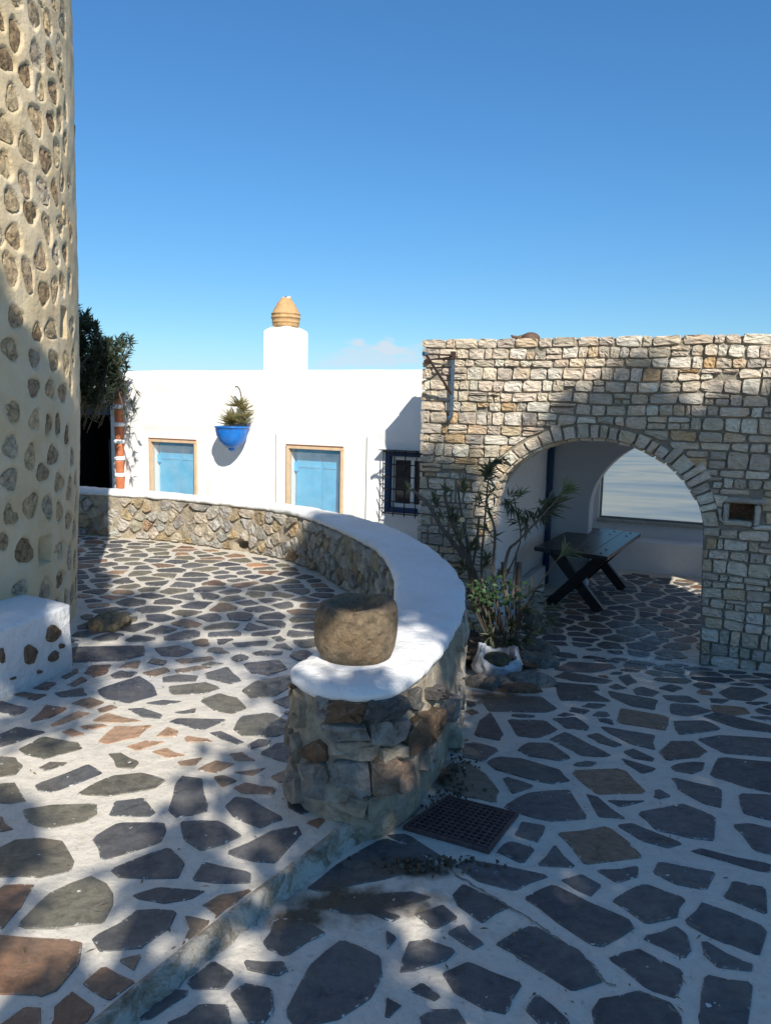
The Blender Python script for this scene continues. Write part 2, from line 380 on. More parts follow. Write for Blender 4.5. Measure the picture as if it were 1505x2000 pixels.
def wall_grid(P, u0, u1, z0, z1, holes=(), step=.06, amp=.006, fn=None, ztop=None):
    us = sorted(set([round(x, 4) for x in np.arange(u0, u1, step)]+[u1]+[h[i] for h in holes for i in (0, 1)]))
    zs = sorted(set([round(x, 4) for x in np.arange(z0, z1, step)]+[z1]+[h[i] for h in holes for i in (2, 3)]))
    us = [u for i, u in enumerate(us) if i == 0 or u-us[i-1] > 1e-4]; zs = [z for i, z in enumerate(zs) if i == 0 or z-zs[i-1] > 1e-4]
    V = []; Fc = []
    for z in zs:
        for u in us:
            n = amp*noise.noise(Vector((u*2.2, z*2.2, u0)))+amp*.5*noise.noise(Vector((u*7, z*7, 3)))
            if fn: n += fn(u, z)
            V.append(P(u, n, z))
    W = len(us)
    for j in range(len(zs)-1):
        for i in range(W-1):
            cu, cz = (us[i]+us[i+1])/2, (zs[j]+zs[j+1])/2
            if any(h[0] < cu < h[1] and h[2] < cz < h[3] for h in holes): continue
            Fc.append((j*W+i, j*W+i+1, (j+1)*W+i+1, (j+1)*W+i))
    return V, Fc

# polygons ---------------------------------------------------------
def area(p): return .5*sum(p[i][0]*p[(i+1) % len(p)][1]-p[(i+1) % len(p)][0]*p[i][1] for i in range(len(p)))
def cen(p): return (sum(q[0] for q in p)/len(p), sum(q[1] for q in p)/len(p))
def inside(pt, poly):
    x, y = pt; c = False; j = len(poly)-1
    for i in range(len(poly)):
        xi, yi = poly[i]; xj, yj = poly[j]
        if (yi > y) != (yj > y) and x < (xj-xi)*(y-yi)/(yj-yi)+xi: c = not c
        j = i
    return c
def clip(poly, px, py, nx, ny):        # keep side where (p-P).n <= 0
    out = []
    for i in range(len(poly)):
        a = poly[i]; b = poly[(i+1) % len(poly)]
        da = (a[0]-px)*nx+(a[1]-py)*ny; db = (b[0]-px)*nx+(b[1]-py)*ny
        if da <= 0: out.append(a)
        if (da < 0) != (db < 0) and abs(da-db) > 1e-9:
            t = da/(da-db); out.append((a[0]+(b[0]-a[0])*t, a[1]+(b[1]-a[1])*t))
    return out
def voronoi(seeds, blocked, R, gap):
    allp = np.array(list(seeds)+list(blocked)); cells = []
    for i, s in enumerate(seeds):
        d = np.hypot(allp[:, 0]-s[0], allp[:, 1]-s[1]); idx = np.argsort(d)[1:30]
        poly = [(s[0]-R, s[1]-R), (s[0]+R, s[1]-R), (s[0]+R, s[1]+R), (s[0]-R, s[1]+R)]
        for j in idx:
            if d[j] > 2.9*R or d[j] < 1e-6: continue
            nx, ny = (allp[j][0]-s[0])/d[j], (allp[j][1]-s[1])/d[j]
            g = gap/2 if j < len(seeds) else gap*.55
            k = d[j]/2-g
            poly = clip(poly, s[0]+nx*k, s[1]+ny*k, nx, ny)
            if len(poly) < 3: break
        cells.append(poly if len(poly) >= 3 else None)
    return cells
def poisson(x0, x1, y0, y1, r, ok, tries=9000, stretch=1.0):
    pts = []; cell = {}
    for _ in range(tries):
        p = (random.uniform(x0, x1), random.uniform(y0, y1))
        if not ok(p): continue
        k = (int(p[0]/r), int(p[1]/r)); rr = r*random.uniform(.8, 1.25); good = True
        for a in range(-2, 3):
            for b in range(-2, 3):
                for q in cell.get((k[0]+a, k[1]+b), ()):
                    if ((p[0]-q[0])/stretch)**2+(p[1]-q[1])**2 < rr*rr: good = False; break
                if not good: break
            if not good: break
        if good: pts.append(p); cell.setdefault(k, []).append(p)
    return pts
def soften(poly, jit, cut=.22, sub=True):       # knock the corners off and roughen a stone outline
    if area(poly) < 0: poly = poly[::-1]
    q = []; n = len(poly)
    for i in range(n):
        a = poly[i-1]; b = poly[i]; c = poly[(i+1) % n]
        la = math.dist(a, b); lc = math.dist(b, c)
        if la < .012: continue
        k = cut*random.uniform(.5, 1.3)
        ca, cc = min(k*la, .05)/la, min(k*lc, .05)/max(lc, 1e-6)
        q.append((b[0]+(a[0]-b[0])*ca, b[1]+(a[1]-b[1])*ca)); q.append((b[0]+(c[0]-b[0])*cc, b[1]+(c[1]-b[1])*cc))
    r = []
    for i in range(len(q)):
        a = q[i]; b = q[(i+1) % len(q)]; r.append((a[0]+random.uniform(-jit, jit), a[1]+random.uniform(-jit, jit)))
        if sub and math.dist(a, b) > .09: r.append(((a[0]+b[0])/2+random.uniform(-jit, jit)*1.5, (a[1]+b[1])/2+random.uniform(-jit, jit)*1.5))
    return r
def inset(poly, d):
    c = cen(poly); out = []
    for p in poly:
        L = math.dist(p, c); k = max(.25, (L-d*1.1)/L) if L > 1e-6 else 1
        out.append((c[0]+(p[0]-c[0])*k, c[1]+(p[1]-c[1])*k))
    return out
def slab(poly, P, h, low, bev, tint, rough=0., edge=.025, tilt=0.):       # stone lying in its joint: verts, faces, tint, edge
    n = len(poly); c = cen(poly); rings = [(poly, low), (inset(poly, bev), h), (inset(poly, bev+edge), h)]
    V = []; E_ = []; ta, tb = random.uniform(-tilt, tilt), random.uniform(-tilt, tilt)
    for k, (rp, z) in enumerate(rings):
        for p in rp:
            zz = z+(ta*(p[0]-c[0])+tb*(p[1]-c[1])+random.uniform(-rough, rough) if k else 0)
            V.append(P(p[0], p[1], zz)); E_.append([.6, .12, 1.][k])
    V.append(P(c[0], c[1], h+random.uniform(0, rough*1.2))); E_.append(1.2)
    Fc = []
    for k in range(2):
        for i in range(n): Fc.append((k*n+i, k*n+(i+1) % n, (k+1)*n+(i+1) % n, (k+1)*n+i))
    for i in range(n): Fc.append((2*n+i, 2*n+(i+1) % n, 3*n))
    return V, Fc, [(*tint, 1)]*len(V), E_
def lay(stones, name, parent, material, limit=290, stuffname=None, smooth=False):
    """stones: list of (V,F,tint,edge); biggest in the picture become single pieces, the rest one joined mesh."""
    def sz(s):
        xs = [pix(v) for v in s[0][:max(3, len(s[0])//3)]]
        cx = sum(p[0] for p in xs)/len(xs); cy = sum(p[1] for p in xs)/len(xs)
        if not (-60 < cx < 1565 and -60 < cy < 2060): return 0
        return (max(p[0] for p in xs)-min(p[0] for p in xs))*(max(p[1] for p in xs)-min(p[1] for p in xs))
    order = sorted(stones, key=sz, reverse=True); rest = []
    for i, s in enumerate(order):
        if i < limit and sz(s) > 0:
            me_obj(name, s[0], s[1], material, parent, smooth, {'tint': ('FLOAT_COLOR', s[2]), 'edge': ('FLOAT', s[3])})
        else: rest.append(s)
    if rest:
        V = []; Fc = []; T = []; E_ = []
        for s in rest:
            k = len(V); V += s[0]; Fc += [tuple(i+k for i in f) for f in s[1]]; T += s[2]; E_ += s[3]
        kind(me_obj(stuffname or name, V, Fc, material, parent, smooth, {'tint': ('FLOAT_COLOR', T), 'edge': ('FLOAT', E_)}), 'stuff')
def vary(c, v=.15):
    k = random.uniform(1-v, 1+v); return tuple(max(.004, x*k*random.uniform(.98, 1.02)) for x in c)

# ------------------------------------------------------------------ far ground and sea
V = []; Fc = []; seg = 96; rad = [(0, -1.0), (14, -1.0), (18, -2.0), (60, -30), (160, -62)]
for r, z in rad:
    for j in range(seg):
        th = 2*math.pi*j/seg; k = 1+.12*noise.noise(Vector((math.cos(th)*2, math.sin(th)*2, r*.03)))
        V.append((r*k*math.cos(th)+2, r*k*math.sin(th)+4, z+(.6*noise.noise(Vector((th*3, r*.1, 0))) if r > 15 else 0)))
for i in range(len(rad)-1):
    for j in range(seg): Fc.append((i*seg+j, i*seg+(j+1) % seg, (i+1)*seg+(j+1) % seg, (i+1)*seg+j))
kind(me_obj('ground', V, Fc, HILL, smooth=True), 'structure')
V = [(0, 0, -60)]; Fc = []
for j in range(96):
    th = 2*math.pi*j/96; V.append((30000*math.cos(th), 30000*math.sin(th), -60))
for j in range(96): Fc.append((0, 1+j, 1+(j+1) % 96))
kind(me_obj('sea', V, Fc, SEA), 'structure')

# ------------------------------------------------------------------ low curved wall: outline
def catmull(pts, n):
    pts = [Vector((*p, 0)) if len(p) == 2 else Vector(p) for p in pts]; out = []
    for i in range(len(pts)-1):
        p0 = pts[max(i-1, 0)]; p1 = pts[i]; p2 = pts[i+1]; p3 = pts[min(i+2, len(pts)-1)]
        for k in range(n):
            t = k/n; out.append(.5*((2*p1)+(-p0+p2)*t+(2*p0-5*p1+4*p2-p3)*t*t+(-p0+3*p1-3*p2+p3)*t**3))
    out.append(pts[-1]); return out
def resample(pts, n):
    L = [0]
    for i in range(1, len(pts)): L.append(L[-1]+(pts[i]-pts[i-1]).length)
    out = []; j = 0
    for k in range(n):
        d = L[-1]*k/(n-1)
        while j < len(L)-2 and L[j+1] < d: j += 1
        t = (d-L[j])/max(1e-9, L[j+1]-L[j]); out.append(pts[j].lerp(pts[j+1], min(1, t)))
    return out, L[-1]
INN = [(-4.7, 9.3), (-3.62, 9.02), (-2.67, 8.75), (-2.0, 8.42), (-1.37, 8.05), (-1.0, 7.72), (-.66, 7.22), (-.3, 6.42), (-.06, 5.75), (.05, 5.1), (.085, 4.5), (.07, 3.95), (0., 3.55), (-.12, 3.25), (-.26, 3.06), (-.335, 2.93), (-.30, 2.80), (-.2, 2.72), (-.1, 2.70)]
OUT = [(-.1, 2.70), (0, 2.72), (.1, 2.84), (.17, 3.02), (.28, 3.38), (.385, 3.85), (.445, 4.35), (.435, 4.9), (.37, 5.4), (.2, 6.15), (-.12, 6.98), (-.55, 7.6), (-1.0, 8.08), (-1.6, 8.5), (-2.3, 8.85), (-3.2, 9.22), (-4.7, 9.65)]
LOOP, LLEN = resample(catmull(INN, 10)[:-1]+catmull(OUT, 10), 520)
LIN = None
def lp(u):       # loop length -> point, outward normal
    k = u/LLEN*(len(LOOP)-1); i = max(0, min(len(LOOP)-2, int(k))); t = k-i
    p = LOOP[i].lerp(LOOP[i+1], t); a = LOOP[min(len(LOOP)-1, i+3)]-LOOP[max(0, i-2)]; a.normalize()
    return p, Vector((-a.y, a.x, 0))*1.0
# orientation: inner side faces -x (left floor); the loop runs far->front->far so the outside is on the right hand
def lpn(u):
    p, n = lp(u); return p, -n if True else n
UEND = min(range(len(LOOP)), key=lambda i: (LOOP[i]-Vector((-.1, 2.7, 0))).length)/(len(LOOP)-1)*LLEN
def zbase(u):
    p, _ = lp(u)
    return .06 if u < UEND-.05 else zr(p.y)
ZC = .540        # underside of the white cap

# ------------------------------------------------------------------ paving
GREY, GREYB, OLIVE, BROWN, RUSTY, TAN = (.080, .082, .090), (.052, .058, .078), (.135, .125, .096), (.22, .14, .09), (.19, .10, .06), (.36, .22, .135)
c7 = lambda P: [(x/2.007, 1250+y/2.007) for x, y in P]
c8 = lambda P: [(755+x/2.007, 1250+y/2.007) for x, y in P]
L7 = {'g': [[(640,145),(700,135),(775,140),(760,160),(645,162)], [(220,205),(325,185),(335,215),(240,220)], [(0,237),(105,262),(95,280),(60,292),(0,275)],
 [(435,135),(470,120),(535,125),(510,143),(450,150)], [(805,130),(890,105),(945,155),(900,168),(820,150)],
 [(570,245),(640,233),(715,238),(640,252)], [(505,268),(560,265),(635,290),(625,305),(560,297)], [(690,280),(765,265),(760,280),(720,285)],
 [(670,318),(700,305),(890,308),(790,350)], [(820,362),(870,358),(950,395),(925,405)], [(975,408),(1010,388),(1055,392),(1040,410),(985,423)],
 [(1020,440),(1090,403),(1170,408),(1160,480),(1100,470)], [(1070,240),(1140,215),(1145,250),(1120,262)], [(0,370),(70,337),(175,358),(60,400),(0,415)],
 [(140,565),(345,485),(400,522),(210,592),(155,583)], [(665,670),(690,560),(720,532),(785,540),(812,640),(810,668),(700,688)],
 [(435,685),(455,630),(560,618),(605,670),(580,688)], [(890,650),(920,615),(980,622),(1110,695),(1020,733),(920,690)], [(1125,620),(1165,618),(1222,662),(1180,678),(1140,655)],
 [(370,770),(470,715),(640,712),(648,745),(630,790),(400,860)], [(708,712),(850,708),(890,730),(940,765),(850,800),(790,820),(730,780)],
 [(890,830),(1060,750),(1165,730),(1175,760),(1080,865),(990,862)], [(445,895),(530,860),(660,815),(715,875),(690,930),(480,925)],
 [(760,935),(800,870),(975,910),(975,945),(830,945)], [(525,995),(620,968),(795,982),(740,1010),(640,1025),(545,1010)], [(370,1165),(550,1055),(685,1065),(650,1130),(560,1195),(400,1210)],
 [(1225,830-50),(1255,790),(1250,770)]],
 'w': [[(385,190),(545,140),(600,175),(612,215),(500,245),(410,225)], [(955,90),(1090,75),(1125,110),(1060,135),(985,128)], [(280,25),(560,20),(565,55),(480,80),(280,85)],
 [(610,30),(700,20),(755,40),(700,62),(640,60)], [(915,10),(1050,0),(1040,20),(930,25)]],
 'o': [[(665,180),(800,165),(860,185),(800,208),(680,212)], [(790,95),(830,85),(875,92),(800,98)], [(950,195),(1000,160),(1140,137),(1155,170),(1080,215),(985,225)],
 [(785,235),(860,208),(930,225),(965,262),(910,285),(840,270)], [(920,345),(945,300),(1060,283),(1140,320),(1150,350),(1080,375),(950,370)],
 [(80,425),(170,375),(300,400),(318,422),(180,460),(110,447)], [(430,445),(470,442),(545,475),(520,500),(460,495)], [(0,455),(60,460),(85,490),(60,522),(0,533)],
 [(160,495),(200,475),(262,478),(180,510)], [(300,600),(440,530),(560,520),(645,545),(600,580),(440,605)], [(0,562),(60,558),(98,628),(40,635),(0,632)],
 [(90,665),(200,645),(370,640),(375,680),(320,710),(200,733),(120,710)], [(0,810),(60,780),(150,775),(240,790),(285,860),(270,900),(150,925),(0,920)],
 [(80,1110),(180,1000),(350,922),(420,960),(440,1030),(400,1100),(250,1122),(110,1122)]],
 'b': [[(285,245),(350,222),(410,242),(350,265)], [(385,268),(440,253),(460,262),(400,282)], [(470,105),(500,85),(550,80),(540,108)], [(560,125),(650,105),(665,120),(600,140)],
 [(580,85),(600,70),(655,80),(640,97)], [(690,75),(830,63),(835,75),(720,90)], [(685,115),(780,100),(830,105),(700,128)], [(905,445),(950,440),(1000,470),(930,468)],
 [(700,475),(790,460),(760,487),(720,487)], [(775,505),(840,473),(915,483),(850,517)], [(915,515),(1040,498),(985,527)], [(1065,535),(1110,512),(1148,530),(1100,555)],
 [(845,535),(880,530),(930,548),(870,570)], [(915,578),(970,558),(1080,580),(1060,600),(960,597)], [(1205,710),(1285,685),(1250,732)], [(1335,690),(1385,705),(1350,725)],
 [(800,1038),(860,1000),(1020,978),(1000,1020),(920,1085),(850,1060)], [(730,1080),(880,1105),(765,1185),(745,1130)], [(470,1255),(550,1235),(525,1285)]],
 't': [[(365,315),(420,285),(560,315),(470,320)], [(200,330),(300,278),(355,285),(270,315),(215,335)], [(390,395),(450,338),(595,332),(530,380),(420,403)], [(320,335),(400,328),(420,337),(345,347)],
 [(245,360),(280,345),(325,365),(290,375)], [(615,375),(660,340),(695,355),(690,375)], [(730,383),(740,375),(810,385),(825,395),(745,395)], [(500,415),(570,395),(640,398),(540,430)],
 [(600,435),(650,420),(720,450),(660,458)], [(1095,885),(1210,825),(1205,850),(1130,905)], [(1030,912),(1095,928),(1060,955),(1038,960)]],
 'r': [[(118,318),(180,252),(265,265),(200,300)], [(60,213),(90,203),(180,212),(130,235)], [(130,187),(180,162),(220,167),(185,195)], [(270,172),(320,143),(340,158),(290,180)],
 [(335,125),(360,98),(435,95),(420,128),(370,143)], [(245,140),(300,110),(305,125),(260,150)], [(0,690),(50,738),(0,748)], [(0,960),(130,962),(70,1050),(0,1135)],
 [(-60,1155),(315,1180),(300,1260),(220,1360),(160,1385),(-60,1383)], [(595,1300),(625,1205),(705,1225),(660,1262)], [(330,1338),(405,1283),(545,1335),(430,1405)],
 [(215,1490),(220,1430),(280,1380),(370,1445),(330,1495),(240,1525)], [(0,1505),(100,1440),(160,1440),(155,1530),(20,1540)]]}
R7 = {'g': [[(1040,1190),(1080,1100),(1180,1100),(1270,1150),(1120,1235),(1060,1215)], [(735,1345),(830,1270),(910,1310),(860,1370),(760,1365)], [(965,1265),(1110,1270),(1118,1300),(1080,1318),(985,1295)],
 [(910,1395),(950,1355),(1060,1375),(1060,1450),(1020,1505),(980,1495)], [(1125,1470),(1210,1290),(1340,1180),(1485,1250),(1490,1300),(1450,1400),(1330,1485),(1170,1520)],
 [(540,1490),(680,1380),(740,1385),(600,1480)], [(650,1510),(800,1430),(880,1440),(905,1520)], [(1435,1065),(1470,1050),(1560,1085),(1530,1100)],
 [(1210,975),(1300,900),(1500,780),(1640,830),(1700,880),(1500,940),(1260,985)], [(1290,1060),(1400,1010),(1600,990),(1690,1010),(1560,1050),(1380,1075)], [(1520,770),(1600,765),(1730,850),(1700,860)]]}
R8 = {'g': [[(365,225),(600,222),(665,270),(620,285),(400,280)], [(345,375),(360,320),(405,285),(455,370),(440,395)], [(470,312),(620,318),(665,352),(590,385),(510,375)], [(650,310),(740,305),(790,340),(780,355),(700,345)],
 [(665,190),(790,195),(885,243),(760,240),(680,238)], [(865,200),(1060,235),(1045,275),(960,262),(880,225)], [(1110,250),(1210,258),(1270,280),(1180,300),(1115,290)], [(835,340),(1045,375),(1045,430),(960,410),(880,370)],
 [(640,390),(700,362),(875,450),(860,460),(760,455),(680,410)], [(515,430),(560,405),(640,407),(720,462),(680,475),(560,455)], [(395,480),(440,460),(540,470),(680,515),(710,555),(640,565),(560,545),(430,510)],
 [(300,460),(300,410),(350,403),(435,430),(380,475)], [(455,545),(480,540),(580,575),(490,605)], [(785,378),(830,368),(915,410),(890,420),(830,402)], [(930,440),(965,428),(1045,465),(1035,475),(970,465)], [(920,465),(1055,505),(1000,525),(945,490)],
 [(1115,500),(1150,485),(1240,480),(1230,510),(1195,525),(1130,515)], [(1130,320),(1250,318),(1310,352),(1150,372),(1130,345)], [(1220,390),(1300,375),(1540,390),(1540,462),(1320,445),(1270,420)], [(1240,300),(1290,285),(1540,345),(1540,368),(1380,350)],
 [(1270,525),(1300,460),(1540,485),(1540,608),(1400,575),(1290,540)], [(1115,540),(1310,585),(1305,655),(1240,640),(1150,590)], [(1380,605),(1540,612),(1540,715),(1400,680)], [(460,655),(560,600),(715,590),(785,700),(640,712),(520,680)],
 [(780,605),(830,620),(930,700),(830,695)], [(870,630),(1010,632),(915,655)], [(985,680),(1160,645),(1285,695),(1280,785),(1180,775),(1060,745)], [(905,730),(960,722),(1145,795),(1100,815),(1000,785)], [(1360,730),(1420,722),(1540,750),(1540,855),(1440,825)],
 [(1200,830),(1240,820),(1500,880),(1495,912),(1440,905)], [(505,765),(530,715),(620,730),(590,795)], [(435,830),(485,790),(575,820),(530,875)], [(595,885),(655,808),(735,892)], [(275,885),(320,865),(630,925),(490,985),(370,950)],
 [(830,905),(980,890),(975,930),(900,950)], [(1045,915),(1070,872),(1285,915),(1240,980),(1130,955)], [(690,945),(760,922),(835,965),(790,1003)], [(540,1015),(650,965),(940,1100),(960,1130),(820,1205),(680,1110)],
 [(885,1020),(1010,960),(1165,1015),(1120,1090),(1020,1110)], [(1325,1010),(1360,950),(1480,975),(1480,1070)], [(1175,1100),(1240,1035),(1485,1130),(1450,1235),(1330,1185),(1190,1120)], [(265,1005),(300,960),(480,1040),(375,1105),(285,1040)],
 [(110,1075),(215,1040),(265,1090),(190,1128)], [(430,1195),(570,1120),(760,1230),(835,1340),(720,1375),(600,1290),(520,1240)], [(245,1150),(300,1122),(370,1190),(330,1208)], [(55,1300),(90,1190),(160,1180),(260,1220),(220,1255),(120,1290)],
 [(220,1310),(320,1268),(520,1350),(465,1465),(400,1450),(280,1390)], [(870,1250),(980,1215),(1155,1300),(1135,1405),(1020,1365)], [(1010,1170),(1130,1128),(1170,1160),(1180,1220),(1160,1245),(1070,1200)], [(1240,1185),(1420,1270),(1420,1300),(1300,1280),(1250,1230)],
 [(1230,1470),(1250,1320),(1425,1350),(1410,1530),(1240,1530)], [(810,1460),(840,1410),(980,1380),(1100,1420),(1145,1480),(1140,1540),(830,1540)], [(555,1455),(590,1395),(720,1505),(600,1500)], [(135,1490),(180,1460),(270,1455),(315,1530),(150,1530)],
 [(85,1375),(140,1350),(205,1400),(175,1412)], [(0,1410),(55,1440),(0,1480)], [(0,1150),(30,1165),(0,1210)],
 [(655,115),(720,85),(880,95),(900,110),(800,130),(690,122)], [(655,145),(700,125),(880,160),(850,172),(740,165)], [(905,145),(950,135),(980,165),(940,180)], [(965,195),(1000,185),(1065,205),(1040,222),(980,215)], [(870,185),(900,172),(940,190),(900,195)],
 [(1065,190),(1110,175),(1160,190),(1120,205)], [(1300,205),(1350,185),(1450,190),(1490,215),(1420,240),(1340,232)], [(1265,230),(1340,235),(1310,250),(1270,245)], [(655,165),(820,180),(830,200),(670,190)], [(1080,218),(1180,220),(1225,245),(1150,245),(1100,235)], [(790,248),(860,255),(825,270),(765,262)]],
 'o': [[(220,580),(240,490),(310,480),(390,530),(435,590),(425,640),(320,615)]],
 'n': [[(1070,440),(1110,400),(1200,400),(1250,440),(1220,460),(1100,472)]],
 'b': [[(915,270),(1100,300),(1090,355),(905,325)], [(720,515),(925,505),(1015,600),(820,605)], [(670,760),(870,735),(1000,850),(780,880)], [(1270,255),(1400,265),(1420,290),(1340,300),(1280,280)]]}
TINT = {'g': GREY, 'w': GREYB, 'o': OLIVE, 'b': BROWN, 't': TAN, 'r': RUSTY, 'n': (.10, .075, .065)}
GR = lambda x, y, h: Vector((x, y, .06+h))
RR = lambda x, y, h: Vector((x, y, zr(y)+h))
left_traced = []; right_traced = []
KERB0 = [(-1.6, .4), (-1.0, 1.2), (-.705, 1.72), (-.606, 1.90), (-.463, 2.14), (-.36, 2.31), (-.2, 2.56), (-.085, 2.76)]
def kx(y):
    for a, b in zip(KERB0, KERB0[1:]):
        if a[1] <= y <= b[1]: return a[0]+(b[0]-a[0])*(y-a[1])/(b[1]-a[1])
    return 9
for k, L in L7.items():
    for p in L:
        q_ = [onz(*q, .065).to_2d()[:] for q in c7(p)]
        if cen(q_)[0] > kx(cen(q_)[1])-.03: continue
        q_ = [(min(x, kx(y)-.034), y) for x, y in q_]
        if abs(area(q_)) > .0012: left_traced.append((k, q_))
for src, cc in ((R7, c7), (R8, c8)):
    for k, L in src.items():
        for p in L: right_traced.append((k, [onright(*q).to_2d()[:] for q in cc(p)]))
def blocks(polys, step=.07):
    out = []
    for _, p in polys:
        q = inset(p, .02); n = len(q)
        for i in range(n):
            a, b = q[i], q[(i+1) % n]; m = max(1, int(math.dist(a, b)/step))
            for j in range(m): out.append((a[0]+(b[0]-a[0])*j/m, a[1]+(b[1]-a[1])*j/m))
        out.append(cen(q))
    return out
# left terrace outline (kerb on its right, then under the low wall)
KERB = [(-1.6, .4), (-1.0, 1.2), (-.705, 1.72), (-.606, 1.90), (-.463, 2.14), (-.36, 2.31), (-.2, 2.56), (-.085, 2.76)]
midline = [((INN[i][0]*.5+OUT[j][0]*.5), (INN[i][1]*.5+OUT[j][1]*.5)) for i, j in ((13, 3), (12, 4), (11, 5), (10, 6), (9, 7), (8, 8), (7, 9), (6, 10), (5, 11), (4, 12), (3, 13), (2, 14), (1, 15), (0, 16))]
LEFTP = [(-8, .4)]+KERB+midline+[(-8, 10.2)]
TC = Vector((-4.077, 4.942, 0))
def rtower(z): return 1.9+.07*min(1, max(0, (z-.06)/1.5))+.008*max(0, z-1.5)
ped = [(-2.9, 3.2), (-1.98, 3.86), (-1.84, 4.34), (-2.3, 4.9), (-4, 4)]
def left_ok(p, m=.0):
    if not inside(p, LEFTP) or p[0] < -5.2: return False
    if math.dist(p, TC[:2]) < 1.9+.02+m or inside(p, ped): return False
    x, y = p      # keep out of the low wall
    q = min(LOOP[:int(len(LOOP)*UEND/LLEN)+6], key=lambda v: (v.x-x)**2+(v.y-y)**2)
    if math.dist((q.x, q.y), p) < .09+m: return False
    return True
def kerbdist(p): return min(math.dist(p, ((a[0]+(b[0]-a[0])*t/4), (a[1]+(b[1]-a[1])*t/4))) for a, b in zip(KERB, KERB[1:]) for t in range(5))
V = [(x, y, .06) for x, y in LEFTP]; n = len(V); V += [(x, y, -1.0) for x, y in LEFTP]
TERR = me_obj('terrace_pavement', V, [tuple(range(n))[::-1]]+[(i, (i+1) % n, n+(i+1) % n, n+i) for i in range(n)], JOINT)
kind(TERR, 'structure')
st = []
for k, p in left_traced:
    q = soften(inset(p, -.010), .004, .09)
    st.append(slab(q, GR, .0025+random.uniform(0, .0025), -.006, .005, vary(TINT[k]), .0008))
seeds = poisson(-5.2, .1, .7, 9.2, .165, lambda p: left_ok(p, .03) and kerbdist(p) > .1 and all(math.dist(p, cen(t[1])) > .16 and not inside(p, t[1]) for t in left_traced) and (p[1] > 3.6 or p[0] < -1.4 or True), 45000, 1.5)
bl = blocks(left_traced)
bl += [(v.x, v.y) for v in LOOP[:int(len(LOOP)*UEND/LLEN)+5:4]]
bl += [(TC.x+1.86*math.cos(a), TC.y+1.86*math.sin(a)) for a in np.arange(-1.9, 2, .05)]
for s, c in zip(seeds, voronoi(seeds, bl, .24, .054)):
    if not c or abs(area(c)) < .006: continue
    if min(kerbdist(q) for q in c) < .02 or not all(inside(q, LEFTP) for q in c): continue
    k = random.choices('gwotbr', (.46, .12, .26, .06, .08, .02))[0]
    c = soften(c, .007, .13)
    st.append(slab(c, GR, .004+random.uniform(0, .004), -.006, .004, vary(TINT[k], .25), .0008))
lay(st, 'paving_stone', TERR, SLATE, 285, 'small_paving_stones')
# kerb: limewashed lip that leans out from the terrace edge
kp = [p.to_2d() for p in catmull(KERB, 16)]; V = []; Fc = []
for i, p in enumerate(kp):
    t = (kp[min(i+1, len(kp)-1)]-kp[max(i-1, 0)]).normalized(); nn = Vector((t.y, -t.x))
    w0 = .012*noise.noise(Vector((i*.23, 0, 0)))
    w0 += .006*noise.noise(Vector((i*2.3, 5, 0)))
    for o_, z in ((-.022, .0595), (-.010, .0655), (.006+w0*.5, .0625), (.012+w0, .046), (.022+w0*1.5, .010), (.045+w0*2, -.002)):
        q = p+nn*o_; V.append((q.x, q.y, z if z > .02 else zr(q.y)-.001+z))
for i in range(len(kp)-1):
    for j in range(5): Fc.append((i*6+j, (i+1)*6+j, (i+1)*6+j+1, i*6+j+1))
m_, n_, b_ = mat('worn_kerb_limewash')
c_ = ramp(n_, nz(n_, 10, 10, .8, None, .5), [(.34, (.12, .095, .065)), (.46, (.36, .31, .23)), (.55, (.60, .56, .48)), (.7, (.66, .63, .57))]); n_.links.new(c_, b_.inputs['Base Color']); b_.inputs['Roughness'].default_value = .9
p_ = bump(n_, b_, nz(n_, 16, 8, .75), 1., .03); bump(n_, b_, nz(n_, 90, 5), .6, .005, p_)
kerb = me_obj('kerb', V, Fc, m_, smooth=True); kind(kerb, 'structure')

# right floor
xs = np.linspace(-1.8, 6.5, 60); ys = np.concatenate([np.linspace(.3, 7, 70), np.linspace(7.2, 12.4, 20)])
V = []; Fc = []
for y in ys:
    for x in xs: V.append((x, y, zr(y)+.003*noise.noise(Vector((x*3, y*3, 0)))))
W = len(xs)
for j in range(len(ys)-1):
    for i in range(W-1): Fc.append((j*W+i, j*W+i+1, (j+1)*W+i+1, (j+1)*W+i))
COURT = me_obj('courtyard_pavement', V, Fc, JOINT, smooth=True); kind(COURT, 'structure')
GRATE = [onright(x, y) for x, y in [(786, 1620), (872, 1559), (1012, 1594), (954, 1669)]]
gp = [g.to_2d()[:] for g in GRATE]
bed = [(.45, 4.9), (.62, 4.95), (1.16, 5.02), (1.3, 5.6), (1.35, 6.4), (1.25, 6.9), (.3, 7.3), (-.3, 7.2), (.1, 6.4), (.4, 5.4)]
def right_ok(p, m=0):
    x, y = p; q = min(LOOP[int(len(LOOP)*UEND/LLEN)-8:], key=lambda v: (v.x-x)**2+(v.y-y)**2)
    if math.dist((q.x, q.y), p) < .08+m: return False
    if inside(p, LEFTP) or (y < 2.8 and kerbdist(p) < .13+m): return False
    if y > 2.6 and x < q.x and y < 7.8: return False
    if inside(p, bed) or inside(p, gp): return False
    s = (p[0]-AW.O.x)*AW.a.x+(p[1]-AW.O.y)*AW.a.y; n = (p[0]-AW.O.x)*AW.n.x+(p[1]-AW.O.y)*AW.n.y
    if n > -.1-m and (s < .72+m): return False
    if -.1-m < n < .45+m and s > 2.5-m: return False
    if n > 3.95: return False
    return True
st = []
for k, p in right_traced:
    q = soften(inset(p, -.010), .004, .09)
    st.append(slab(q, RR, .003+random.uniform(0, .0025), -.006, .005, vary(TINT[k], .22), .0008))
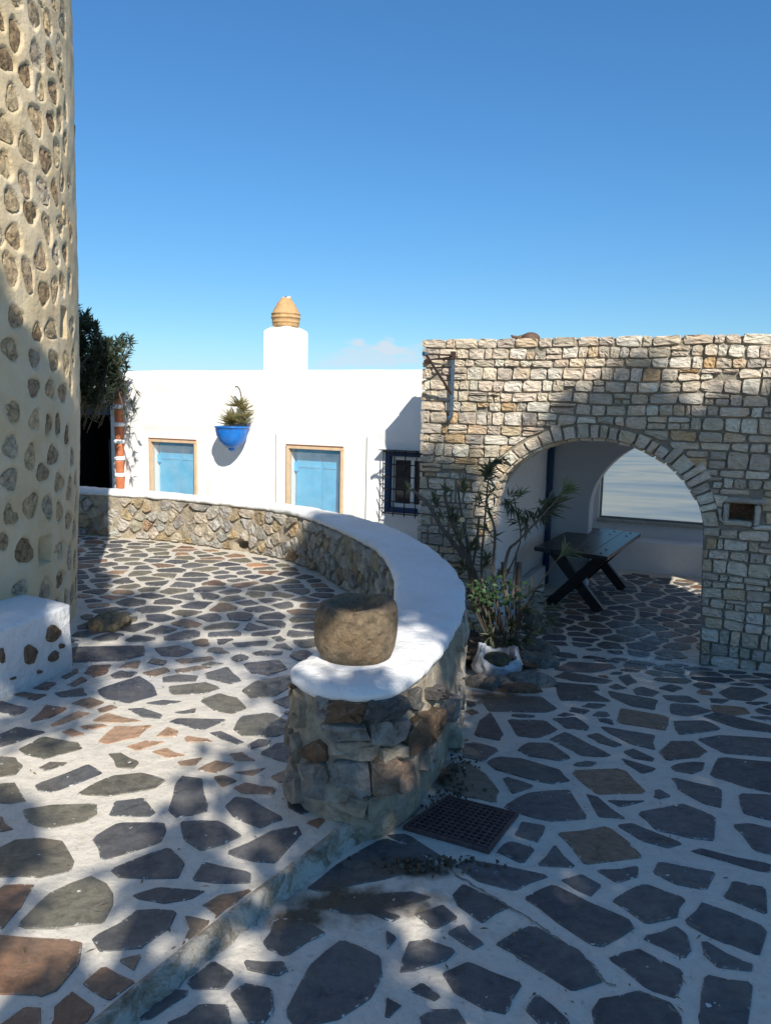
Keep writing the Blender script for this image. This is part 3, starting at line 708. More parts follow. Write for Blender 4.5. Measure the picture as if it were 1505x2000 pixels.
def thr(p):
    s = (p[0]-AW.O.x)*AW.a.x+(p[1]-AW.O.y)*AW.a.y; n = (p[0]-AW.O.x)*AW.n.x+(p[1]-AW.O.y)*AW.n.y
    return abs(n-.02) < .05 and .5 < s < 2.7
seeds = poisson(-1.6, 5.2, .8, 11.6, .17, lambda p: right_ok(p, .02) and not thr(p) and all(math.dist(p, cen(t[1])) > .17 and not inside(p, t[1]) for t in right_traced), 50000, 1.4)
bl = blocks(right_traced)+[gp[0], gp[1], gp[2], gp[3], cen(gp)]
bl += [AW.P(s, .02, 0)[:2] for s in np.arange(.6, 2.7, .07)]+[AW.P(s, .0, 0)[:2] for s in np.arange(2.6, 5, .08)]
bl += [(v.x, v.y) for v in LOOP[int(len(LOOP)*UEND/LLEN)-4::4]]
for s, c in zip(seeds, voronoi(seeds, bl, .25, .042)):
    if not c or abs(area(c)) < .005: continue
    if not all(right_ok(q, -.05) for q in c): continue
    k = random.choices('gwonbr', (.55, .2, .1, .06, .05, .04))[0]
    c = soften(c, .007, .13)
    st.append(slab(c, RR, .004+random.uniform(0, .004), -.006, .004, vary(TINT[k], .3), .0008))
lay(st, 'paving_stone', COURT, SLATE, 290, 'small_paving_stones')
# cracks in the limewash: narrow raised-and-broken dark seams
def crack(pts, fn, wd=.0035):
    P = [fn(*p) for p in pts]; Q = []
    for a, b in zip(P, P[1:]):
        for t in range(6):
            q = a.lerp(b, t/6); Q.append(q+Vector((random.uniform(-.006, .006), random.uniform(-.006, .006), 0)))
    V = []; Fc = []
    for i, q in enumerate(Q):
        w_ = wd*random.uniform(.3, 1.3); V += [(q.x-w_*.6, q.y-w_, q.z+.0045), (q.x+w_*.6, q.y+w_, q.z+.0045)]
    for i in range(len(Q)-1): Fc.append((2*i, 2*i+2, 2*i+3, 2*i+1))
    return V, Fc
V = []; Fc = []
for cr in ([(875, 1700), (930, 1735), (985, 1768), (1040, 1800), (1060, 1815), (1110, 1850), (1160, 1890), (1175, 1915), (1205, 1932)], [(1240, 1935), (1290, 1955), (1330, 1990)], [(905, 1405), (950, 1395), (985, 1372)], [(712, 1628), (640, 1690), (560, 1755), (480, 1815), (420, 1865), (330, 1945), (270, 2000)], [(700, 1618), (735, 1600), (800, 1552), (850, 1500)], [(520, 1770), (500, 1800), (470, 1810)]):
    a, b = crack(cr, onright); k = len(V); V += a; Fc += [tuple(i+k for i in f) for f in b]
me_obj('crack', V, Fc, MORTAR_D, COURT)

# ------------------------------------------------------------------ drain grate
gt = thing('drain_grate', GRATE[0], 'rusty square mesh drain grate set in the paving at the foot of the low wall', 'drain grate')
A, B, Cc, D4 = GRATE
def gpnt(u, v, h): return A.lerp(B, v).lerp(D4.lerp(Cc, v), u)+Vector((0, 0, h))
fr = MB()
for (u0, u1, v0, v1) in ((0, 1, 0, .035), (0, 1, .965, 1), (0, .035, .035, .965), (.965, 1, .035, .965)):
    fr.add([gpnt(u, v, h) for h in (-.01, .016) for v in (v0, v1) for u in (u0, u1)], [(0, 2, 3, 1), (4, 5, 7, 6), (0, 1, 5, 4), (2, 6, 7, 3), (0, 4, 6, 2), (1, 3, 7, 5)])
fr.out('frame', RUST, gt)
pl = MB(); pl.add([gpnt(u, v, .006) for u, v in ((.03, .03), (.97, .03), (.97, .97), (.03, .97))], [(0, 1, 2, 3)]); pl.out('plate', plain('grate_pit', (.02, .014, .012), .9), gt)
for i in range(1, 13):
    t = i/13; b = MB()
    b.add([gpnt(u, v, h) for h in (.007, .0135) for v in (.03, .97) for u in (t-.013, t+.013)], [(0, 2, 3, 1), (4, 5, 7, 6), (0, 1, 5, 4), (2, 6, 7, 3), (0, 4, 6, 2), (1, 3, 7, 5)]); b.out('bar', RUST, gt)
    b = MB()
    b.add([gpnt(u, v, h) for h in (.0075, .0155) for v in (t-.013, t+.013) for u in (.03, .97)], [(0, 2, 3, 1), (4, 5, 7, 6), (0, 1, 5, 4), (2, 6, 7, 3), (0, 4, 6, 2), (1, 3, 7, 5)]); b.out('cross_bar', RUST, gt)

# ------------------------------------------------------------------ low wall body, stones, cap
LW = thing('low_stone_wall', (0, 3.5, .06), 'low curved rubble wall with thick whitewashed cap sweeping round the terrace', 'low wall')
hole_p = onz(503, 1070, .06); hole_u = min(range(len(LOOP)//2), key=lambda i: (LOOP[i]-Vector((hole_p.x, hole_p.y, 0))).length)/(len(LOOP)-1)*LLEN
V = []; Fc = []; NZ = 26; NU = 560
for i in range(NU):
    u = LLEN*i/(NU-1); p, nn = lpn(u); zb = -.8
    for j in range(NZ):
        z = zbase(u)-.06+(ZC+.02-zbase(u)+.06)*j/(NZ-1) if j else zb
        d = .022*noise.fractal(Vector((p.x*5, p.y*5, z*7)), 1, 2, 4)+.012*math.sin((z-.05)/.5*3.1)-.004
        h = max(0, 1-math.hypot((u-hole_u)/.10, (z-.13)/.062)); d -= .22*min(1, h*2.2)
        q = p+nn*d; V.append((q.x, q.y, z))
for i in range(NU-1):
    for j in range(NZ-1): Fc.append((i*NZ+j, i*NZ+j+1, (i+1)*NZ+j+1, (i+1)*NZ+j))
# which way is outward? test with the first station
body = me_obj('wall_core', V, Fc, MORTAR, LW, True)
def lw_P(u, z, h):
    p, nn = lpn(max(0.01, min(LLEN-.01, u))); q = p+nn*h; return Vector((q.x, q.y, z))
okw = lambda p: zbase(p[0])+.02 < p[1] < .515 and math.hypot((p[0]-hole_u)/.14, (p[1]-.12)/.09) > 1
pz = lambda u: UEND-.6 < u < UEND+1.3
def px2uz(x, y):
    d = ray(x, y); best = None
    for i in range(int((UEND-.55)/LLEN*(len(LOOP)-1)), int((UEND+2.2)/LLEN*(len(LOOP)-1))):
        a, b = LOOP[i], LOOP[i+1]; ca = a.x*d.y-a.y*d.x; cb = b.x*d.y-b.y*d.x
        if ca*cb <= 0 and abs(ca-cb) > 1e-9:
            k = ca/(ca-cb); P = a.lerp(b, k); t = P.y/d.y
            if best is None or P.y < best[2]: best = ((i+k)/(len(LOOP)-1)*LLEN, EYE+d.z*t, P.y)
    return best
pal5 = {'b': (.20, .12, .065), 'd': (.10, .095, .09), 'g': (.30, .28, .25), 's': (.40, .34, .25), 'p': (.36, .25, .18), 'k': (.13, .085, .05)}
P5 = [('b', [(315,430),(345,300),(430,285),(565,290),(570,380),(520,435)]), ('d', [(585,300),(640,260),(800,255),(835,300),(800,380),(640,410),(580,400)]), ('d', [(880,330),(890,230),(950,200),(950,300),(930,350)]),
 ('k', [(850,690),(850,560),(910,420),(1050,330),(1060,440),(1000,600),(900,660)]), ('g', [(30,180),(110,150),(230,170),(225,245),(80,235)]), ('g', [(35,300),(90,250),(220,265),(220,400),(50,410)]),
 ('k', [(35,430),(180,430),(205,480),(190,600),(60,590)]), ('b', [(150,640),(240,590),(300,650),(300,710),(240,740),(150,690)]), ('g', [(60,780),(90,620),(140,700),(150,900),(70,920)]), ('g', [(160,760),(300,740),(320,850),(310,990),(170,950)]),
 ('g', [(260,450),(560,450),(600,560),(330,570)]), ('s', [(330,590),(500,585),(640,600),(640,690),(430,700),(330,680)]), ('g', [(350,740),(560,720),(590,930),(500,930),(360,860)]), ('p', [(610,730),(760,720),(740,950),(610,960)]),
 ('p', [(780,780),(870,730),(900,880),(800,960)]), ('g', [(960,640),(1090,600),(1080,750),(960,800)]), ('s', [(330,880),(480,920),(570,990),(560,1110),(430,1060),(330,1000)]), ('s', [(590,990),(720,980),(720,1100),(580,1160)]),
 ('g', [(740,440),(850,430),(840,560),(760,600)]), ('s', [(1100,470),(1230,420),(1250,560),(1130,700)]), ('d', [(1000,210),(1090,180),(1110,280),(1010,290)]), ('s', [(1130,130),(1240,60),(1260,200),(1150,250)]), ('g', [(1120,280),(1220,250),(1250,380),(1110,440)]),
 ('g', [(250,250),(330,260),(320,400),(250,400)]), ('s', [(660,620),(820,610),(830,700),(680,710)]), ('g', [(600,440),(720,430),(730,580),(620,590)])]
st = []; blp = []; ulo, uhi = 9e9, -9e9
for k5, p5 in P5:
    q = [px2uz(560+x/3.7625, 1290+y/3.7625) for x, y in p5]
    if any(v is None for v in q): continue
    q = [(v[0], min(.55, v[1])) for v in q]; ulo = min(ulo, *[v[0] for v in q]); uhi = max(uhi, *[v[0] for v in q])
    if abs(area(q)) < .0008: continue
    blp += q+[cen(q)]
    st.append(slab(soften(inset(q, -.016), .005, .12), lw_P, .026+random.uniform(0, .024), -.02, .010, vary(pal5[k5], .12), .010, .026, .16))
uhi = min(uhi, next(v for v in (px2uz(x_, 1400) for x_ in range(900, 800, -6)) if v)[0]); pz = lambda u: ulo-.02 < u < uhi+.01
seeds = poisson(.3, LLEN-6.2, -.35, .52, .108, lambda p: okw(p) and not pz(p[0]), 30000, 1.35)
bl = blp+[(hole_u+.07*math.cos(a), .12+.05*math.sin(a)) for a in np.arange(0, 6.3, .5)]
pal = [((.45, .40, .31), .34), ((.40, .38, .34), .26), ((.42, .33, .20), .2), ((.50, .46, .39), .16), ((.30, .21, .13), .04)]
palE = [((.17, .10, .055), .14), ((.12, .11, .10), .12), ((.30, .25, .18), .34), ((.34, .29, .23), .4)]

for s, c in zip(seeds, voronoi(seeds, bl, .16, .010)):
    if not c: continue
    c = [(q[0], max(zbase(s[0])+.012, min(.532, q[1]))) for q in c]
    if abs(area(c)) < .0035: continue
    pp = palE if UEND-.5 < s[0] < UEND+.9 else pal
    if random.random() < (.14 if pp is palE else .10): continue       # buried under mortar
    c = soften(c, .006, .22)
    t = vary(random.choices([a for a, _ in pp], [b for _, b in pp])[0], .2)
    st.append(slab(c, lw_P, .018+random.uniform(0, .022), -.02, .010, t, .009, .028, .16))
lay(st, 'stone', LW, RUBBLE, 295, 'hidden_stones')
# cap
NS = 300; inn, _ = resample(catmull(INN, 10), NS); out_, _ = resample([v for v in reversed(catmull(OUT, 10))], NS)
# pair stations by nearest progress
iu = int(UEND/LLEN*len(LOOP)); ia, _ = resample(LOOP[:iu+1], NS); oa, _ = resample(list(reversed(LOOP[iu:])), NS)
mids = [(ia[k]+oa[k])/2 for k in range(NS)]
kc = max(k for k in range(NS) if (ia[k]-Vector((-.1, 2.7, 0))).length > .36)
V = []; Fc = []
stations = [(ia[k], mids[min(k, kc)]) for k in range(NS)]+[(oa[k], mids[min(k, kc)]) for k in range(NS-2, -1, -1)]
prof = [(-.02, 0), (.012, .003), (.022, .012), (.026, .024), (.022, .040), (.010, .053), (-.014, .061), (-.05, .064), (.35, .067), (.7, .069), (1., .070)]
M = len(prof); ns = len(stations)
for k, (p, c) in enumerate(stations):
    a = stations[max(0, k-3)][0]; b = stations[min(ns-1, k+3)][0]; tg = (b-a).normalized(); nn = -Vector((-tg.y, tg.x, 0))
    p2 = p-nn*.05
    for i_, (t, h) in enumerate(prof):
        q = p+nn*t if i_ < 8 else p2.lerp(c, t)
        e = .010*noise.noise(Vector((q.x*4, q.y*4, h*9)))+.006*noise.noise(Vector((q.x*14, q.y*14, h*20)))
        if i_ < 7: q = q+nn*(.012*noise.noise(Vector((p.x*6, p.y*6, 2+h*8)))+.006*noise.noise(Vector((p.x*22, p.y*22, h*25))))
        V.append((q.x, q.y, ZC+h+e))
for k in range(ns-1):
    for j in range(M-1): Fc.append((k*M+j, k*M+j+1, (k+1)*M+j+1, (k+1)*M+j))
cap = me_obj('cap', V, Fc, CAPW, LW, True)

# ------------------------------------------------------------------ mill tower
tw = thing('windmill_tower', (TC.x, TC.y, .06), 'tall round cream rendered tower with oval stones showing, left edge of the photo', 'tower')
def tw_hit(x, y):
    d = ray(x, y); R = 1.95
    for _ in range(6):
        a = d.x**2+d.y**2; b = -2*(d.x*TC.x+d.y*TC.y); c = TC.x**2+TC.y**2-R*R; q = b*b-4*a*c
        if q < 0: return None
        t = (-b-math.sqrt(q))/(2*a); z = EYE+d.z*t; R = rtower(z)
    return math.atan2(d.y*t-TC.y, d.x*t-TC.x), z
TS = []
for off, L in ((0, [(155,15,90,50),(390,10,50,50),(510,40,30,90),(320,150,110,230),(455,215,70,210),(590,90,50,180),(590,240,50,150),(10,190,50,200),(150,330,115,300),(70,560,150,210),(345,530,110,260),(475,540,75,230),(560,450,50,200),(245,695,100,240),(375,830,90,230),(500,850,75,220),(575,700,45,190),(130,920,120,250),(345,1115,115,260),(480,1130,65,190),(555,1110,45,210),(610,1020,30,210),(55,1200,150,300),(260,1380,130,260),(435,1495,95,240),(535,1420,60,240),(605,1320,30,220),(45,1540,140,260),(240,1715,110,230),(412,1780,100,220),(520,1790,45,230),(590,1680,35,200),(650,1670,22,170),(120,1870,130,240),(295,1975,110,230),(635,450,22,200),(640,800,20,190),(650,1180,18,200)]),
  (400, [(445,225,85,260),(565,195,50,190),(145,300,140,240),(385,500,100,240),(520,465,65,210),(610,445,40,190),(10,310,40,170),(110,600,130,300),(270,650,95,310),(420,830,80,240),(515,790,60,230),(580,740,45,200),(645,700,35,210),(160,1050,135,230),(360,1190,85,170),(488,1165,100,180),(670,1135,40,180),(105,1340,140,230),(335,1430,100,210),(510,1455,90,200),(620,1480,45,230),(685,1400,20,200),(325,1700,110,180),(480,1720,90,190),(590,1750,70,190),(660,1660,25,220),(120,1910,160,220),(335,2000,100,200),(610,100,35,200),(660,250,22,200)]),
  (800, [(460,140,70,190),(545,150,40,240),(625,240,40,200),(110,340,150,240),(300,440,100,270),(500,430,100,200),(410,590,110,190),(105,650,170,220),(555,680,75,200),(650,735,45,250),(300,900,130,260),(450,905,90,240),(560,960,55,220),(640,1025,55,180),(115,975,130,230),(30,1230,120,180),(240,1320,150,260),(555,1310,80,170),(645,1370,45,250),(695,1120,30,170),(705,1400,22,180),(712,850,20,200),(703,650,22,170),(205,1670,200,170),(430,1680,100,210),(565,1575,75,150),(615,1755,40,170),(680,1710,40,200),(530,1810,60,90),(670,450,30,200)])):
    for x, y, w_, h_ in L: TS.append((x/4.7625, off+y/4.7625, w_/4.7625, h_/4.7625))
ov = []
for x, y, w_, h_ in TS:
    c = tw_hit(x, y)
    if not c: continue
    l = tw_hit(x-w_/2, y); r = tw_hit(min(x+w_/2, x+w_/2), y); t = tw_hit(x, y-h_/2); b = tw_hit(x, y+h_/2)
    if not (l and t and b): continue
    hw = (c[0]-l[0])*1.95 if not r else (r[0]-l[0])/2*1.95
    hw = max(.03, min(.075, abs(hw))); hh = max(.03, min(.14, abs(t[1]-b[1])/2*.93))
    ov.append((c[0], c[1], hw, hh, random.random()))
# the side and back carry on with the same pattern (outside the frame)
def far_from(a, z): return all(((a-o[0])*1.95/1.5/.11)**2+((z-o[1])/.24)**2 > 1 for o in ov)
for _ in range(1500):
    a = random.uniform(-2.2, 1.2); z = random.uniform(.15, 5.0)
    inview = -1.2 < a < .4 and z < 4.4
    if far_from(a, z) and not (inview and tw_hit is None):
        P = Vector((TC.x+1.95*math.cos(a), TC.y+1.95*math.sin(a), z)); px = pix(P)
        vis = 0 < px[0] < 160 and 0 < px[1] < 1230 and (Vector((math.cos(a), math.sin(a)))).dot(-P.to_2d()) > 0
        if vis: continue
        ov.append((a, z, random.uniform(.05, .07), random.uniform(.08, .12), random.random()))
niches = [(tw_hit(88, 1074), .075, .085), (tw_hit(125, 631), .05, .09)]
bins = {}
for o in ov: bins.setdefault(int((o[1]+10)/.3), []).append(o)
def ovd(o, a, z):
    du = (a-o[0])*1.95; dz = z-o[1]; sk = .25*(o[4]-.5); du += dz*sk
    th = math.atan2(dz/o[3], du/o[2])
    k = 1+.12*math.sin(3*th+o[4]*20)+.08*math.cos(2*th+o[4]*9)
    return math.hypot(du/o[2], dz/o[3])/k
th_f = np.arange(-1.1, .62, .0055); th_c = np.arange(.62, 2*math.pi-1.1, .06); ths = list(th_f)+list(th_c)
zs_ = list(np.arange(-.3, 4.6, .0115))+[4.8, 5.0, 5.3]
V = []
for z in zs_:
    bb = bins.get(int((z+10)/.3), [])+bins.get(int((z+10)/.3)-1, [])+bins.get(int((z+10)/.3)+1, [])
    for a in ths:
        R = rtower(z)+.010*noise.noise(Vector((a*5, z*2.2, 0)))+.005*noise.noise(Vector((a*16, z*8, 4)))
        if a <= .62:
            for o in bb:
                if abs(a-o[0]) < .12:
                    d = ovd(o, a, z)
                    if d < 1.14: R -= .013*min(1, max(0, (1.13-d)/.07)); break
            for (na, nz_), hw, hh in niches:
                if abs(a-na)*1.95 < hw and abs(z-nz_) < hh: R -= .14
        V.append((TC.x+R*math.cos(a), TC.y+R*math.sin(a), z))
W = len(ths); Fc = []
for j in range(len(zs_)-1):
    for i in range(W): Fc.append((j*W+i, j*W+(i+1) % W, (j+1)*W+(i+1) % W, (j+1)*W+i))
Fc.append(tuple((len(zs_)-1)*W+i for i in range(W)))
me_obj('rendered_wall', V, Fc, RENDER, tw, True)
tcol = [(.66, .52, .31), (.60, .46, .28), (.50, .39, .25), (.38, .27, .15), (.60, .52, .38)]
def tP(o):
    def f(u, z, h):
        a = o[0]+u/1.95; R = rtower(o[1]+z)-.021+h; return Vector((TC.x+R*math.cos(a), TC.y+R*math.sin(a), o[1]+z))
    return f
st = []
for o in ov:
    poly = []
    for j in range(11):
        th = 2*math.pi*j/11; k = (1+.12*math.sin(3*th+o[4]*20)+.08*math.cos(2*th+o[4]*9))*1.07
        dz = k*o[3]*math.sin(th); du = k*o[2]*math.cos(th)-dz*.25*(o[4]-.5); poly.append((du, dz))
    st.append(slab(poly, tP(o), .016, -.004, .006, vary(random.choice(tcol), .15), .005, .018, .1))
lay(st, 'stone', tw, TSTONE, 295, 'hidden_stones')

# ------------------------------------------------------------------ white block at the foot of the tower
pd = thing('masonry_block', (-2.3, 4.1, .06), 'whitewashed bench-like block with brown stones showing, against the foot of the tower', 'bench block')
PB = [(-1.985, 3.80), (-1.815, 4.36), (-2.4, 4.75), (-3.3, 4.6), (-3.3, 3.35)]
V = []; Fc = []; ztp = onz(135, 1189, 0)
ZP = .445
bm = bmesh.new(); vb = [bm.verts.new((x, y, 0)) for x, y in PB]; vt = [bm.verts.new((x, y, ZP)) for x, y in PB]
bm.faces.new(vt); bm.faces.new(vb[::-1])
for i in range(5): bm.faces.new((vb[i], vb[(i+1) % 5], vt[(i+1) % 5], vt[i]))
bmesh.ops.recalc_face_normals(bm, faces=bm.faces)
bmesh.ops.bevel(bm, geom=[e for e in bm.edges if not (e.verts[0].co.z < .01 and e.verts[1].co.z < .01)], offset=.03, segments=3, affect='EDGES', profile=.6)
bmesh.ops.triangulate(bm, faces=bm.faces); 
bmesh.ops.subdivide_edges(bm, edges=bm.edges, cuts=3, use_grid_fill=True)
for v in bm.verts: v.co += Vector((1, 1, 1))*(.010*noise.noise(v.co*5)+.006*noise.noise(v.co*17))
me = bpy.data.meshes.new('block'); bm.to_mesh(me); bm.free(); me.materials.append(CAPW); me.polygons.foreach_set('use_smooth', [True]*len(me.polygons))
o = bpy.data.objects.new('block', me); C.objects.link(o); par(o, pd)
fa = Vector((-3.3, 3.35, 0)); fb = Vector((-1.985, 3.80, 0)); fd = (fb-fa).normalized(); fn_ = Vector((fd.y, -fd.x, 0)); FPd = Frame(fb, fd, -fn_)
ga = fb; gd = (Vector((-1.815, 4.36, 0))-fb).normalized(); gn = Vector((gd.y, -gd.x, 0)); FPe = Frame(fb, gd, -gn)
st = []
for (x, y, w_, h_) in [(58, 1278, 28, 46), (103, 1237, 30, 36), (3, 1280, 14, 34), (105, 1282, 22, 24), (77, 1312, 12, 12), (25, 1325, 14, 10), (120, 1262, 12, 16)]:
    for Fr in (FPe, FPd):
        u, z = Fr.uz(x, y)
        if Fr is FPe and u < 0.02: continue
        if Fr is FPd and u > 0: continue
        u2, _ = Fr.uz(x+w_/2, y); _, z2 = Fr.uz(x, y-h_/2)
        hw, hh = min(.09, abs(u2-u)), abs(z2-z)
        poly = [(u+hw*math.cos(t)*(1+.15*math.sin(3*t+x)), z+hh*math.sin(t)*(1+.12*math.cos(2*t+x))) for t in np.arange(0, 6.28, .57)]
        st.append(slab(poly, lambda a, b, h, Fr=Fr: Fr.P(a, -h, b), .014, -.02, .01, vary((.20, .13, .075), .2), .004, .014)); break
lay(st, 'stone', pd, RUBBLE)

# ------------------------------------------------------------------ loose rock on the terrace
def rock(name, c, sx, sy, sz, seed, material, tint, parent=None, sub=4, flat=.3, rot=0., rough=.22):
    bm = bmesh.new(); bmesh.ops.create_icosphere(bm, subdivisions=sub, radius=1)
    for v in bm.verts:
        p = v.co.copy(); k = 1+rough*noise.fractal(p*1.3+Vector((seed, seed*2, 0)), 1, 2, 4)+rough*.5*noise.noise(p*2.6+Vector((seed*3, 0, 0)))
        p = p*k; x, y, z = p.x*sx, p.y*sy, p.z*sz
        if z < -sz*flat: z = -sz*flat
        v.co = Vector((x*math.cos(rot)-y*math.sin(rot), x*math.sin(rot)+y*math.cos(rot), z+sz*flat))+Vector(c)
    me = bpy.data.meshes.new(name); bm.to_mesh(me); nv = len(me.vertices); bm.free(); me.materials.append(material)
    me.polygons.foreach_set('use_smooth', [True]*len(me.polygons))
    a = me.attributes.new('tint', 'FLOAT_COLOR', 'POINT'); a.data.foreach_set('color', np.tile((*tint, 1), nv).astype(np.float32))
    o = bpy.data.objects.new(name, me); C.objects.link(o)
    if parent: par(o, parent)
    return o
rp = onz(210, 1229, .06)
tag(rock('rock', (rp.x, rp.y+.05, .062), .14, .12, .085, 4.2, GRAN, (.24, .185, .11), rot=.3), 'loose rounded brown rock lying on the terrace paving near the tower', 'rock')

# ------------------------------------------------------------------ old stone mortar on the wall end
mc = (onz(620, 1298, .61)+onz(765, 1290, .61))/2
mx_, my_ = (mc.x, mc.y+.09)
MZ = .603
mo = thing('stone_mortar', (mx_, my_, MZ), 'hollowed round brown stone mortar standing on the end of the low wall', 'stone mortar')
V = []; Fc = []; seg = 56
prof = [(.115, .0), (.145, .012), (.162, .05), (.170, .10), (.170, .15), (.166, .19), (.158, .215), (.143, .229), (.125, .232), (.110, .226), (.098, .212), (.080, .200), (.04, .192), (.002, .190)]
for r, z in prof:
    for j in range(seg):
        th = 2*math.pi*j/seg; q = Vector((math.cos(th), math.sin(th), z*5))
        k = 1+.055*noise.noise(q*1.2)+.022*noise.noise(q*4)
        z2 = z+(.012*noise.noise(q*1.6+Vector((5, 0, 0)))+.012*math.cos(th-.9) if z > .12 else 0)
        V.append((mx_+r*k*math.cos(th), my_+r*k*math.sin(th), MZ+z2))
for i in range(len(prof)-1):
    for j in range(seg): Fc.append((i*seg+j, i*seg+(j+1) % seg, (i+1)*seg+(j+1) % seg, (i+1)*seg+j))
Fc.append(tuple(range(seg))[::-1])
me_obj('bowl', V, Fc, GRAN, mo, True, {'tint': ('FLOAT_COLOR', [(.20, .15, .09, 1)]*len(V))})
# skirt of limewash where it is bedded
sk = MB(); sk.lathe([(.20, -.02), (.172, -.002), (.158, .008), (.14, .01)], (mx_, my_, MZ), 40, .05, cap=False); sk.out('lime_bedding', CAPW, mo, True)

# ------------------------------------------------------------------ stone arch wall
aw = thing('arch_wall', AW.P(0, 0, -.5), 'coursed pale limestone wall pierced by a wide arch', 'stone wall')
ZT = 2.27; AC, AA, AB, AZ = 1.60, .93, .775, .63; AWL = 4.6; TH = .36
def archz(s):
    k = 1-((s-AC)/AA)**2; return AZ+AB*math.sqrt(k) if k > 0 else -9
arc = [(AC-AA*math.cos(t), AZ+AB*math.sin(t)) for t in np.linspace(0, math.pi, 40)]
NSs = (2.715, 2.895, .782, .918)
def extr(poly, n0, n1, P):
    k = len(poly); V = [P(u, n0, z) for u, z in poly]+[P(u, n1, z) for u, z in poly]
    return V, [tuple(range(k)), tuple(range(k, 2*k))[::-1]]+[(i, (i+1) % k, k+(i+1) % k, k+i)[::-1] for i in range(k)]
core = MB()
e = .03
core.add(*extr([(e, -.8), (AC-AA-e*0, -.8)]+arc+[(AC+AA+.06, -.8), (NSs[0], -.8), (NSs[0], ZT-.02), (e, ZT-.02)], .035, TH, AW.P))
core.add(*extr([(NSs[0], -.8), (NSs[1], -.8), (NSs[1], NSs[2]), (NSs[0], NSs[2])], .035, TH, AW.P))
core.add(*extr([(NSs[0], NSs[3]), (NSs[1], NSs[3]), (NSs[1], ZT-.02), (NSs[0], ZT-.02)], .035, TH, AW.P))
core.add(*extr([(NSs[1], -.8), (AWL, -.8), (AWL, ZT-.02), (NSs[1], ZT-.02)], .035, TH, AW.P))
co = core.out('wall_core', MORTAR_D, aw)
bk = MB(); bk.box(AW.P, NSs[0], NSs[1], .17, TH-.004, NSs[2], NSs[3]); bk.out('niche_back', plain('niche_earth', (.20, .11, .06), .95, var=.4, bs=(1, .03)), aw)
def awP(u, z, h): return AW.P(u, .035-h, z)
def aring(s, z, off=.0): return ((s-AC)/(AA+off))**2+((z-AZ)/(AB+off))**2 < 1 and z > AZ or (abs(s-AC) < AA+off+(.06*(AZ-z)/1.1 if s > AC else 0) and z <= AZ)
limec = [((.64, .55, .43), .36), ((.55, .48, .37), .24), ((.68, .63, .52), .18), ((.49, .43, .35), .12), ((.56, .40, .23), .04), ((.58, .47, .32), .06)]
def lc(): return vary(random.choices([a for a, _ in limec], [b for _, b in limec])[0], .09)
st = []; GAP = .0038
def block(u0, u1, za, zb, zc, zd, big=1.):       # corners: bottom-left z, bottom-right, top-right, top-left
    g = GAP*random.uniform(.5, 1.5); j = lambda: random.uniform(-.006, .006)
    p = [(u0+g+j(), za+g), (u1-g+j(), zb+g), (u1-g+j(), zc-g), (u0+g+j(), zd-g)]
    if min(p[1][0]-p[0][0], zc-zb, zd-za) < .02: return
    st.append(p)
def cw(s, k): return .030*noise.noise(Vector((s*1.5, k*3.3, 0)))+.008*noise.noise(Vector((s*6, k*5, 1)))
z = -.62; k = 0; courses = [z]
while z < ZT-.16:
    z += random.choice((.06, .075, .09, .105, .125)); courses.append(z)
courses[-1] = ZT-.085; courses.append(ZT)
for i in range(len(courses)-1):
    zl, zh = courses[i], courses[i+1]
    f0 = (lambda s, i=i, zl=zl: zl+cw(s, i)) ; f1 = (lambda s, i=i, zh=zh: (zh+cw(s, i+1)) if i < len(courses)-2 else zh+.014*noise.noise(Vector((s*4, 0, 9))))
    s = -.01+random.uniform(0, .02); s += 0
    first = True
    while s < AWL:
        h = zh-zl; w_ = random.uniform(.08, .24) if h < .10 else random.uniform(.08, .18)
        if random.random() < .16: w_ *= .55
        e1 = min(AWL, s+w_)
        if random.random() < .2 and h > .085 and w_ > .10:
            t = random.uniform(.35, .65); zm = zl+h*t+cw(s, i+.5)*.3
            if random.random() < .5: block(s, e1, f0(s), f0(e1), zm, zm); block(s, e1, zm, zm, f1(e1), f1(s))
            else:
                sm = s+(e1-s)*random.uniform(.4, .6); block(s, sm, f0(s), f0(sm), zm, zm); block(sm, e1, f0(sm), f0(e1), zm, zm); block(s, e1, zm, zm, f1(e1), f1(s))
        else: block(s, e1, f0(s), f0(e1), f1(e1), f1(s))
        s = e1
